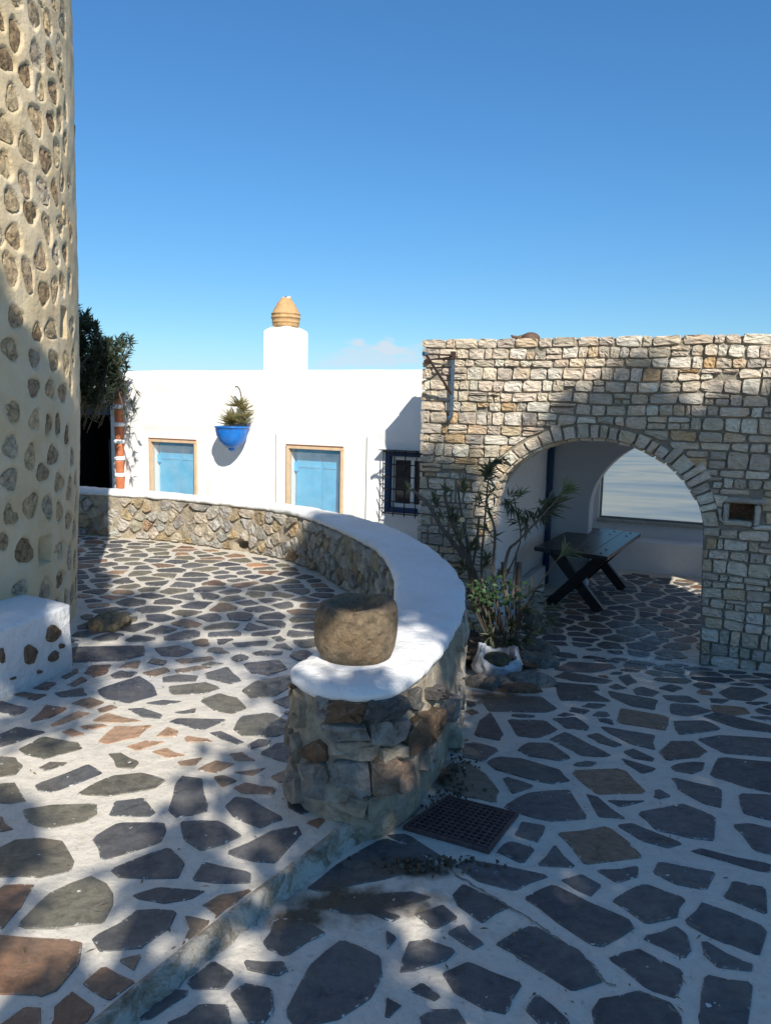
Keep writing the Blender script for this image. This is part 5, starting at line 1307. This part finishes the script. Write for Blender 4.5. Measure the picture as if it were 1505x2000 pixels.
# ------------------------------------------------------------------ dark oleander behind the tower
ol = thing('oleander_tree', (-5.6, 9.9, -1), 'dark oleander bush rising behind the tower beside the white house', 'tree')
cs, ds, Ls, ws = [], [], [], []; mbk = MB()
Yt = 9.55
def at(x, y, Y):
    d = ray(x, y); t = Y/d.y; return Vector((d.x*t, Y, EYE+d.z*t))
root = Vector((-5.0, 10.1, -1)); 
tips = []
for _ in range(420):
    x = random.uniform(60, 235); y = random.uniform(600, 790)
    top = 612 if x < 175 else (612+(x-175)*1.15 if x < 215 else 665)
    if y < top+random.uniform(0, 15): continue
    if x > 205 and (y > 745 and random.random() < .7): continue
    tips.append((x, y))
tips += [(152, 612), (165, 618), (160, 625), (180, 632), (190, 650), (245, 672), (255, 662), (238, 668), (228, 680), (250, 690), (243, 705), (247, 712), (150, 600), (240, 655)]
for (x, y) in tips:
    Y = random.uniform(9.1, 9.75); P = at(x, y, Y); dv = Vector((random.gauss(.15, .4), random.gauss(-.1, .3), random.uniform(.3, 1))).normalized()
    base = P-dv*.28; mbk.tube([base+Vector((-.06, .06, -.1)), base, P], [.005, .004, .0025], 4, False)
    brush(P, dv, 24, .13, .55, cs, ds, Ls, ws, .011); brush(P-dv*.12, dv, 12, .12, .8, cs, ds, Ls, ws, .011)
for (x, y) in ((262, 800), (250, 815), (268, 770), (258, 785), (244, 800), (252, 835), (248, 760)):
    P = at(x, y, 9.2); brush(P, (.3, -.1, -.6), 9, .10, .6, cs, ds, Ls, ws, .009)
    mbk.tube([at(225, 740, 9.3), at(x-8, y-20, 9.25), P], [.006, .004, .002], 4, False)
for i in range(9):
    x = random.uniform(80, 225); mbk.tube([at(60+random.uniform(-30, 20), 1000, 9.9), at(min(x, 120)-20, 860, 9.7), at(x*.8+20, 765, 9.5), at(x+10, 690, 9.4)], [.03, .024, .016, .006], 6, False)
mbk.out('branches', BARK, ol, True); leaves('foliage', cs, ds, Ls, ws, LEAF_D, ol)

# ------------------------------------------------------------------ planting bed by the arch: rocks, soil
bd = thing('planting_bed', (.9, 5.9, -.4), 'small planting bed edged with rough flat stones between the low wall and the arch', 'planting bed')
V = []; Fc = []
gx = np.linspace(-.2, 1.35, 22); gy = np.linspace(5.82, 7.2, 26)
for y in gy:
    for x in gx:
        x0 = max(x, min(1.2, (.55 if y < 5.4 else .55-.42*(y-5.4)) )); V.append((min(x, 1.12 if y < 5.6 else 1.25), y, zr(y)+(.07 if y > 5.35 else .02)*(1 if x < 1.1 else .2)+.05*noise.noise(Vector((x*5, y*5, 0)))+.03*math.exp(-((x-.95)**2+(y-6)**2)*4)))
for j in range(25):
    for i in range(21): Fc.append((j*22+i, j*22+i+1, (j+1)*22+i+1, (j+1)*22+i))
me_obj('soil', V, Fc, SOIL, bd, True)
for (x, y, sx, sy, sz, t) in ((1040, 1338, .17, .12, .075, (.24, .22, .18)), (975, 1345, .15, .10, .065, (.20, .18, .15)), (1062, 1300, .13, .15, .085, (.20, .19, .16)), (1050, 1270, .13, .12, .09, (.17, .155, .13)), (1015, 1352, .17, .05, .05, (.20, .11, .06)), (1070, 1275, .10, .12, .07, (.19, .17, .14)), (1030, 1300, .10, .10, .09, (.23, .21, .17)), (935, 1340, .09, .08, .07, (.25, .22, .18)), (1060, 1235, .1, .1, .08, (.2, .18, .15)), (1040, 1215, .1, .1, .09, (.19, .18, .15))):
    p = onright(x, y); rock('edging_stone', (p.x, p.y+.02, p.z-.01), sx, sy, sz, random.uniform(0, 50), GRAN, t, bd, 3, .3, random.uniform(-.3, .3), .25)

# bag of soil
bp = onright(970, 1322); bg_ = thing('plastic_bag', (bp.x, bp.y+.10, bp.z), 'open crumpled white plastic bag of soil with two upright handles beside the low wall', 'plastic bag')
V = []; Fc = []; seg = 64; cx, cy, cz = bp.x, bp.y+.02, bp.z+.012
rp_ = [(.12, 0), (.16, .015), (.178, .05), (.178, .095), (.165, .135), (.15, .165), (.14, .155), (.133, .11)]
for i, (r, z) in enumerate(rp_):
    for j in range(seg):
        th = 2*math.pi*j/seg
        # two handles rise left and right, front dips
        hnd = max(0, math.cos(th-math.pi*.92))**2.2*.075+max(0, math.cos(th-.25))**2.6*.055-max(0, -math.sin(th))**2*.055
        lift = hnd*(0, 0, 0, .15, .7, 1.0, .95, .4)[i]
        cr = .009*math.sin(th*7+z*38)+.008*math.sin(th*15+z*70+1)+.006*math.sin(th*25-z*90)+.012*noise.noise(Vector((th*5, z*40, 1)))+.02*noise.noise(Vector((math.cos(th)*3, math.sin(th)*3, z*14)))
        rr = r+cr*(1 if i else .3)-(.04*hnd/.13 if i > 3 else 0)
        V.append((cx+rr*math.cos(th)*1.0, cy+rr*math.sin(th)*.8, cz+z+lift+.010*noise.noise(Vector((th*4, z*20, 3)))))
for i in range(len(rp_)-1):
    for j in range(seg): Fc.append((i*seg+j, i*seg+(j+1) % seg, (i+1)*seg+(j+1) % seg, (i+1)*seg+j))
Fc.append(tuple(range(seg))[::-1]); me_obj('bag', V, Fc, PLASTIC, bg_, True)
b = MB(); b.lathe([(.128, .10), (.115, .13), (.08, .155), (.03, .17), (.002, .17)], (cx, cy, cz), 26, .07); b.out('soil', plain('mossy_soil', (.10, .085, .045), .95, var=.5, bs=(1, .02)), bg_, True)

# ------------------------------------------------------------------ oleander shrub in the bed
sh_ = thing('oleander_shrub', (1.0, 6.2, -.4), 'leggy pruned oleander with thin leaf brushes growing in the bed before the arch', 'shrub')
cs, ds, Ls, ws = [], [], [], []; cp_, dp_, Lp_, wp_ = [], [], [], []
def stem(pts, Y0, Y1, r0, r1, material=BARK):
    n = len(pts); P = [at(x, y, Y0+(Y1-Y0)*i/(n-1)) for i, (x, y) in enumerate(pts)]; Q = [v for v in catmull(P, 4)]
    b = MB(); m = len(Q); b.tube(Q, [r0+(r1-r0)*i/(m-1) for i in range(m)], 7); b.out('stem', material, sh_, True); return P
for pts, Y0, Y1, r0, r1 in (
    ([(985, 1250), (962, 1130), (966, 1040), (950, 980), (955, 925)], 6.0, 5.9, .014, .005),
    ([(1000, 1250), (984, 1140), (992, 1078), (1012, 1056), (1060, 1005), (1105, 955)], 6.0, 5.7, .018, .005),
    ([(1000, 1245), (1035, 1170), (1075, 1110), (1100, 1078)], 5.95, 5.6, .009, .004),
    ([(955, 1235), (925, 1165), (912, 1100), (865, 1035), (835, 985), (803, 955)], 6.2, 6.3, .028, .012),
    ([(955, 1230), (930, 1130), (890, 1040), (872, 985), (868, 960)], 6.2, 6.4, .022, .012),
    ([(925, 1150), (912, 1060), (900, 1000), (893, 950)], 6.25, 6.4, .020, .008),
    ([(965, 1235), (940, 1130), (945, 1030), (950, 970)], 6.1, 6.2, .014, .006),
    ([(1012, 1220), (1011, 1160), (1013, 1098)], 6.0, 6.05, .030, .024),
    ([(990, 1200), (986, 1140), (980, 1098)], 5.98, 6.0, .018, .013),
    ([(1000, 1190), (1003, 1130), (1008, 1078)], 6.0, 6.0, .011, .009),
    ([(975, 1230), (975, 1160), (1015, 1060), (1008, 1000), (1002, 968)], 6.05, 6.1, .008, .004),
    ([(945, 1215), (925, 1130), (905, 1080), (893, 1040), (875, 1015)], 6.2, 6.3, .016, .008),
    ([(985, 1240), (955, 1180), (940, 1130)], 6.05, 6.0, .02, .012), ([(1000, 1240), (1020, 1190), (1050, 1160)], 5.9, 5.8, .007, .004),
    ([(920, 1120), (930, 1060), (935, 1010)], 6.2, 6.2, .012, .01)):
    stem(pts, Y0, Y1, r0, r1)
bb = MB(); bb.tube([at(901, 1016, 6.12), at(902, 1015, 6.05)], .020, 12); bb.out('cut_stub', plain('fresh_cut_wood', (.62, .45, .25), .8), sh_)
for (x, y, Y, d, n, L, s) in ((957, 915, 5.9, (.3, 0, .7), 34, .13, .55), (975, 900, 5.9, (.9, 0, .3), 16, .12, .35), (948, 920, 5.9, (-.6, 0, .5), 18, .12, .5), (905, 945, 6.2, (0, 0, 1), 14, .1, .5),
    (1085, 985, 5.8, (.8, 0, .5), 30, .16, .35), (1060, 1010, 5.85, (.3, 0, -.5), 16, .12, .6), (1000, 990, 6.0, (.3, 0, -.3), 20, .12, .7), (1010, 1010, 6.0, (-.2, 0, .4), 14, .12, .7), (1025, 1030, 5.9, (.1, 0, -.9), 12, .12, .5),
    (960, 1000, 5.9, (.8, 0, -.3), 8, .12, .6), (965, 1050, 5.9, (.8, 0, -.2), 7, .11, .5), (955, 960, 5.9, (-.3, 0, .2), 12, .11, .7), (945, 1030, 6.0, (-.3, 0, .3), 10, .1, .7),
    (870, 955, 6.35, (0, 0, 1), 12, .1, .5), (880, 1000, 6.3, (.3, 0, .6), 12, .1, .6), (900, 1040, 6.2, (.2, 0, .5), 12, .1, .7), (860, 1000, 6.3, (-.2, 0, .6), 10, .1, .6),
    (1030, 1190, 5.8, (.5, -.2, .2), 26, .11, .7), (1070, 1210, 5.6, (.8, -.2, -.3), 20, .12, .5), (1085, 1185, 5.7, (.7, 0, .2), 12, .12, .5), (1035, 1225, 5.7, (.3, -.2, .1), 20, .1, .8), (1000, 1215, 5.8, (0, -.2, .3), 30, .09, .8), (955, 1210, 5.9, (0, -.2, .3), 30, .09, .8),
    (925, 1180, 5.9, (0, 0, .4), 16, .1, .8), (905, 1100, 6.1, (0, 0, .5), 22, .1, .9), (925, 1060, 6.15, (.2, 0, .5), 22, .1, .9), (950, 1090, 6.05, (0, 0, .3), 24, .1, .9), (985, 1120, 5.95, (.3, 0, .3), 20, .1, .9), (890, 1010, 6.3, (0, 0, .7), 18, .1, .8), (850, 975, 6.3, (-.1, 0, .8), 14, .1, .7), (1040, 1010, 5.9, (.2, 0, -.2), 16, .12, .8), (1075, 975, 5.8, (.6, 0, .4), 20, .14, .5),
    (935, 970, 6.15, (0, 0, .8), 14, .1, .8), (1045, 1150, 5.8, (.6, 0, .3), 16, .12, .6), (960, 1240, 5.75, (0, -.3, .3), 34, .09, .9), (1000, 1250, 5.7, (.2, -.3, .2), 34, .09, .9), (1030, 1250, 5.65, (.4, -.2, .1), 26, .1, .8), (915, 1215, 5.9, (-.2, -.2, .5), 20, .09, .8), (1055, 1235, 5.6, (.5, 0, 0), 10, .1, .7), (1010, 960, 6.0, (.6, 0, .4), 10, .1, .5)):
    brush(at(x, y, Y), d, int(n*1.5), L*1.1, s, cs, ds, Ls, ws, .011)
for (x, y, Y, d, n, L, s) in ((1110, 955, 5.7, (.8, 0, .5), 34, .13, .30), (1100, 950, 5.7, (.2, 0, .9), 12, .12, .35), (1105, 1072, 5.6, (.6, 0, .8), 22, .13, .35), (1120, 1080, 5.6, (.9, 0, .1), 14, .12, .35), (1018, 960, 6.0, (.4, 0, .8), 16, .11, .35), (797, 950, 6.3, (-.1, 0, 1), 16, .08, .35), (905, 1045, 6.1, (.3, 0, .9), 8, .1, .4), (1012, 1160, 5.9, (0, 0, .9), 6, .08, .6)):
    brush(at(x, y, Y), d, n, L, s, cp_, dp_, Lp_, wp_, .007)
leaves('foliage', cs, ds, Ls, ws, LEAF_S, sh_); leaves('pale_leaf_tips', cp_, dp_, Lp_, wp_, LEAF_P, sh_)
ge = thing('geranium', (.95, 5.9, -.4), 'bright green low leafy plant at the base of the oleander', 'plant')
V = []; Fc = []
for _ in range(140):
    x = random.gauss(968, 32); y = random.gauss(1158, 18)
    if not (915 < x < 1040 and 1125 < y < 1215): continue
    P = at(x, y, random.uniform(5.6, 6.15)); nn_ = Vector((random.gauss(0, .5), random.gauss(-.5, .4), 1)).normalized(); a = nn_.orthogonal().normalized(); b = nn_.cross(a); r = random.uniform(.013, .024); k = len(V)
    V.append(P-nn_*.004)
    for j in range(7):
        th = 2*math.pi*j/7+x; rr = r*(1+.25*math.sin(j*2.4+x)); V.append(P+a*rr*math.cos(th)+b*rr*math.sin(th))
    for j in range(7): Fc.append((k, k+1+j, k+1+(j+1) % 7))
kind(me_obj('foliage', V, Fc, LEAF_G, ge), 'stuff')
b = MB()
for _ in range(16):
    x = random.uniform(930, 1030); b.tube([at(x*.4+585, 1262, 5.8), at(x, 1200, 5.8), at(x+random.uniform(-8, 8), 1155, 5.8)], [.005, .004, .002], 4, False)
b.out('stems', STEMG, ge)
# litter and moss at the wall foot
V = []; Fc = []
for _ in range(560):
    if random.random() < .62: p = onright(random.gauss(858, 32), random.gauss(1508, 34))
    elif random.random() < .6: p = onright(random.gauss(840, 55), random.gauss(1690, 9))
    else: p = onright(random.uniform(700, 900), random.gauss(1570, 10))
    if inside((p.x, p.y), gp): continue
    q = min(LOOP[int(len(LOOP)*UEND/LLEN)-8:], key=lambda v: (v.x-p.x)**2+(v.y-p.y)**2)
    if p.x < q.x+.01 and p.y > 2.75 or inside((p.x, p.y), LEFTP): continue
    r = random.uniform(.004, .012); k = len(V); h = random.uniform(.004, .014)
    for j in range(4): V.append((p.x+r*math.cos(j*1.57+p.x*90), p.y+r*math.sin(j*1.57+p.x*90), p.z+.004+h*(j % 2)))
    V.append((p.x, p.y, p.z+h+.006)); Fc += [(k, k+1, k+4), (k+1, k+2, k+4), (k+2, k+3, k+4), (k+3, k, k+4)]
mo_ = me_obj('leaf_litter', V, Fc, leafm('litter', (.02, .016, .01), (.10, .07, .035), .0)); kind(mo_, 'stuff')

cs, ds, Ls, ws = [], [], [], []
for _ in range(150):
    if random.random() < .45: p = onz(random.uniform(0, 560), random.uniform(1060, 1900), .071)
    else: p = onright(random.uniform(760, 1500), random.uniform(1330, 1990)); p.z += .011
    a = random.uniform(0, 6.28); cs.append(p[:]); ds.append((math.cos(a), math.sin(a), .1)); Ls.append(random.uniform(.012, .035)); ws.append(random.uniform(.002, .004))
leaves('fallen_leaves', cs, ds, Ls, ws, leafm('dry_leaf', (.10, .07, .035), (.25, .18, .09), .0), None)

# ------------------------------------------------------------------ trees behind the photographer: their crowns cast the dappled shade
SH = []
def addshade(fn, polys, n, r=.10, box=None):
    """sample the picture area of a surface, keep points by the density of the first polygon that holds them"""
    xs = [p[0] for q in polys for p in q[1]]; ys = [p[1] for q in polys for p in q[1]]; x0, x1, y0, y1 = min(xs), max(xs), min(ys), max(ys)
    for _ in range(n):
        x, y = random.uniform(x0, x1), random.uniform(y0, y1); P = fn(x, y)
        if P is None: continue
        wgt = min(1, (P.length/7)**2*(.9 if abs(P.z) < .7 else .6))
        if random.random() > wgt: continue
        for dens, poly in polys:
            if inside((x, y), poly):
                if random.random() < dens: SH.append((P, r))
                break
SHADE_RIGHT = [(0, [(1080, 1695), (1100, 1690), (1165, 1740), (1150, 1755)]), (.1, [(810, 1780), (850, 1775), (880, 1800), (830, 1815)]), (.15, [(790, 1895), (850, 1860), (870, 1890), (810, 1930)]),
               (1, [(700, 1600), (930, 1370), (930, 1230), (1600, 1180), (1900, 2300), (200, 2300), (250, 1960), (520, 1730)])]
addshade(lambda x, y: onright(x, y), SHADE_RIGHT, 36000)
def onaw(x, y):
    u, z = AW.uz(x, y); return AW.P(u, 0, z) if -.1 < u < 5 else None
SHADE_ARCH = [(0, [(925, 900), (985, 900), (985, 1030), (945, 1060), (925, 1000)]), (1, [(790, 882), (900, 892), (925, 935), (925, 1010), (950, 1100), (930, 1240), (780, 1240)]),
              (1, [(1060, 812), (1130, 797), (1180, 770), (1215, 738), (1228, 702), (1262, 706), (1252, 760), (1270, 790), (1350, 805), (1430, 800), (1505, 772), (1900, 740), (1900, 1400), (1370, 1310), (960, 1300), (1000, 1000), (1100, 880)])]
addshade(onaw, SHADE_ARCH, 12000)
LF = lambda x, y: onz(x, y, .06)
SHADE_LEFT = [(.0, [(190, 1385), (500, 1370), (520, 1430), (380, 1475), (160, 1480)]), (.05, [(0, 1500), (140, 1490), (160, 1560), (0, 1575)]),
              (.95, [(560, 1110), (640, 1120), (790, 1200), (760, 1230), (620, 1230), (600, 1150)]), (.60, [(140, 1165), (600, 1140), (640, 1300), (140, 1300)]),
              (.10, [(150, 1300), (600, 1300), (560, 1390), (190, 1400)]), (.92, [(0, 1330), (190, 1310), (150, 1420), (0, 1430)]), (.15, [(0, 1430), (180, 1420), (180, 1490), (0, 1495)]),
              (.95, [(380, 1480), (520, 1440), (590, 1540), (700, 1600), (560, 1720), (400, 1700), (330, 1600)]), (.3, [(140, 1600), (300, 1640), (220, 1760), (120, 1700)]),
              (.85, [(0, 1590), (330, 1570), (420, 1720), (300, 1900), (0, 1900)]), (.97, [(420, 1700), (640, 1620), (700, 1640), (480, 1870), (300, 2000), (230, 1900)]), (.9, [(0, 1900), (300, 1900), (180, 2100), (0, 2100)])]
addshade(LF, SHADE_LEFT, 14500)
addshade(LF, [(0, [(0, 1640), (150, 1600), (200, 1680), (90, 1760), (0, 1720)]), (0, [(120, 1760), (220, 1740), (250, 1800), (170, 1850)]), (.15, [(150, 1560), (300, 1560), (320, 1620), (200, 1640)]), (.55, [(-40, 1590), (340, 1590), (430, 1700), (300, 1900), (100, 2080), (-40, 2080)])], 15000)
addshade(lambda x, y: onz(x, y, .6), [(.05, [(770, 1190), (830, 1185), (860, 1250), (830, 1320), (760, 1330)]), (.1, [(730, 1040), (760, 1040), (770, 1050), (735, 1052)]), (.1, [(790, 1085), (840, 1090), (835, 1102), (795, 1098)]), (1, [(615, 1015), (900, 1015), (930, 1200), (910, 1290), (840, 1330), (790, 1180), (700, 1050)]), (.75, [(580, 1180), (780, 1180), (800, 1400), (580, 1400)])], 9000)
addshade(lambda x, y: onz(x, y, .3), [(1, [(610, 1050), (740, 1070), (790, 1180), (620, 1130)])], 3500)
def ontw(x, y):
    h = tw_hit(x, y)
    return Vector((TC.x+1.95*math.cos(h[0]), TC.y+1.95*math.sin(h[0]), h[1])) if h else None
SHADE_TW = [(0, [(-60, 640), (0, 700), (60, 790), (100, 850), (95, 870), (40, 800), (-60, 710)]), (0, [(-60, 880), (0, 930), (60, 1000), (110, 1060), (110, 1090), (50, 1040), (0, 990), (-60, 950)]), (.1, [(75, 1065), (110, 1060), (105, 1110), (80, 1110)]),
            (.95, [(-60, 560), (0, 610), (50, 690), (100, 760), (135, 840), (156, 880), (156, 1200), (-60, 1200)])]
addshade(ontw, SHADE_TW, 8000)
addshade(lambda x, y: onz(x, y, .5), [(.7, [(-60, 1180), (135, 1185), (135, 1215), (-60, 1215)])], 300)
addshade(lambda x, y: (FPd.P(*(lambda u: (u[0], 0, u[1]))(FPd.uz(x, y)))), [(.7, [(0, 1200), (125, 1200), (125, 1340), (0, 1340)])], 700)
LIT = [(onz(740, 1190, .83), .10), (onz(700, 1185, .83), .06), (onz(800, 1205, .6), .07), (onz(815, 1235, .6), .08), (onz(800, 1275, .6), .07), (onz(780, 1310, .6), .06), (onz(850, 1250, .6), .04), (onz(745, 1045, .6), .05), (onz(812, 1091, .6), .045), (onz(770, 1062, .6), .04), (onz(690, 1310, .6), .05),
       (onright(1100, 1705), .04), (onright(1125, 1722), .045), (onright(1150, 1742), .04), (onright(835, 1795), .06), (onright(820, 1900), .06), (onright(900, 1980), .04),
       (onz(280, 1420, .06), .22), (onz(400, 1395, .06), .2), (onz(480, 1385, .06), .12), (onz(90, 1515, .06), .15), (onz(230, 1640, .06), .10), (onz(90, 1700, .06), .09), (onz(170, 1790, .06), .06), (onz(300, 1350, .06), .2), (onz(430, 1330, .06), .2), (onz(130, 1620, .06), .07), (onz(50, 1900, .06), .09), (onz(300, 1560, .06), .06),
       (onz(430, 1240, .06), .12), (onz(270, 1235, .06), .12), (onz(560, 1180, .06), .15), (onz(340, 1180, .06), .2), (onz(500, 1290, .06), .12), (onz(200, 1290, .06), .1), (onz(600, 1240, .06), .08)]
for (x, y) in ((955, 925), (948, 985), (945, 1030)):
    u, z = AW.uz(x, y); LIT.append((AW.P(u, 0, z), .09))
for i in range(120): LIT.append((onz(random.uniform(0, 560), random.uniform(1160, 1950), .06), random.uniform(-.02, .03)))
for i in range(16): LIT.append((onright(random.uniform(500, 1500), random.uniform(1450, 2000)), random.uniform(-.03, -.01)))
for (x, y, r) in ((830, 1400, .04), (860, 1350, .05), (760, 1440, .03), (880, 1300, .04), (640, 1330, .04)):
    q = onz(x, y, .2); LIT.append((onz(x, y, .2+.0), r)) if False else LIT.append((Vector((ray(x, y).x*3.0/ray(x, y).y, 3.0, EYE+ray(x, y).z*3.0/ray(x, y).y)), r))
def keep(P, r):
    for (L, lr) in LIT:
        d = P-L; d = d-S*d.dot(S)
        if d.length < lr+.075: return False
    return True
SH = [(P, r) for P, r in SH if keep(P, r)]
trees = [[], []]
for (P, r) in SH:
    yq = -1.4-1.9*random.random()-(.5 if P.y > 5 else 0); t = (P.y-yq)/(-S.y); Q = P+S*t
    if Q.z < 2.5: t += (2.5-Q.z)/S.z; Q = P+S*t
    trees[0 if Q.x > .9 else 1].append((Q, r))
for k, (L, base, lab) in enumerate(((trees[0], (3.6, -3.6, -.2), 'broad leafy tree behind the photographer on the right'), (trees[1], (-.6, -4.6, -.2), 'broad leafy tree behind the photographer on the left'))):
    t_ = thing('shade_tree', base, lab, 'tree', 'trees behind the photographer')
    cs, ds, Ls, ws = [], [], [], []
    for Q, r in L:
        for _ in range(4):
            d = Vector((random.gauss(0, 1), random.gauss(0, 1), random.gauss(0, .6))).normalized()
            c = Q+Vector((random.gauss(0, r*.6), random.gauss(0, r*.6), random.gauss(0, r*.6))); cs.append(c[:]); ds.append(d[:]); Ls.append(random.uniform(.12, .18)); ws.append(random.uniform(.03, .045))
    leaves('crown', cs, ds, Ls, ws, LEAF_D, t_)
    b = MB(); B0 = Vector(base); top = sum((q for q, _ in L), Vector((0, 0, 0)))/max(1, len(L))
    fork = Vector((B0.x*.7+top.x*.3, B0.y, 2.4)); b.tube([B0, (B0+fork)/2+Vector((.08, 0, 0)), fork], [.20, .16, .13], 10)
    for Q, _ in random.sample(L, min(16, len(L))): b.tube([fork, fork.lerp(Q, .5)+Vector((0, -.3, .3)), Q], [.07, .04, .01], 6, False)
    b.out('trunk', BARK, t_, True)
print('shade clusters', len(SH), 'objs', len(sc.objects))
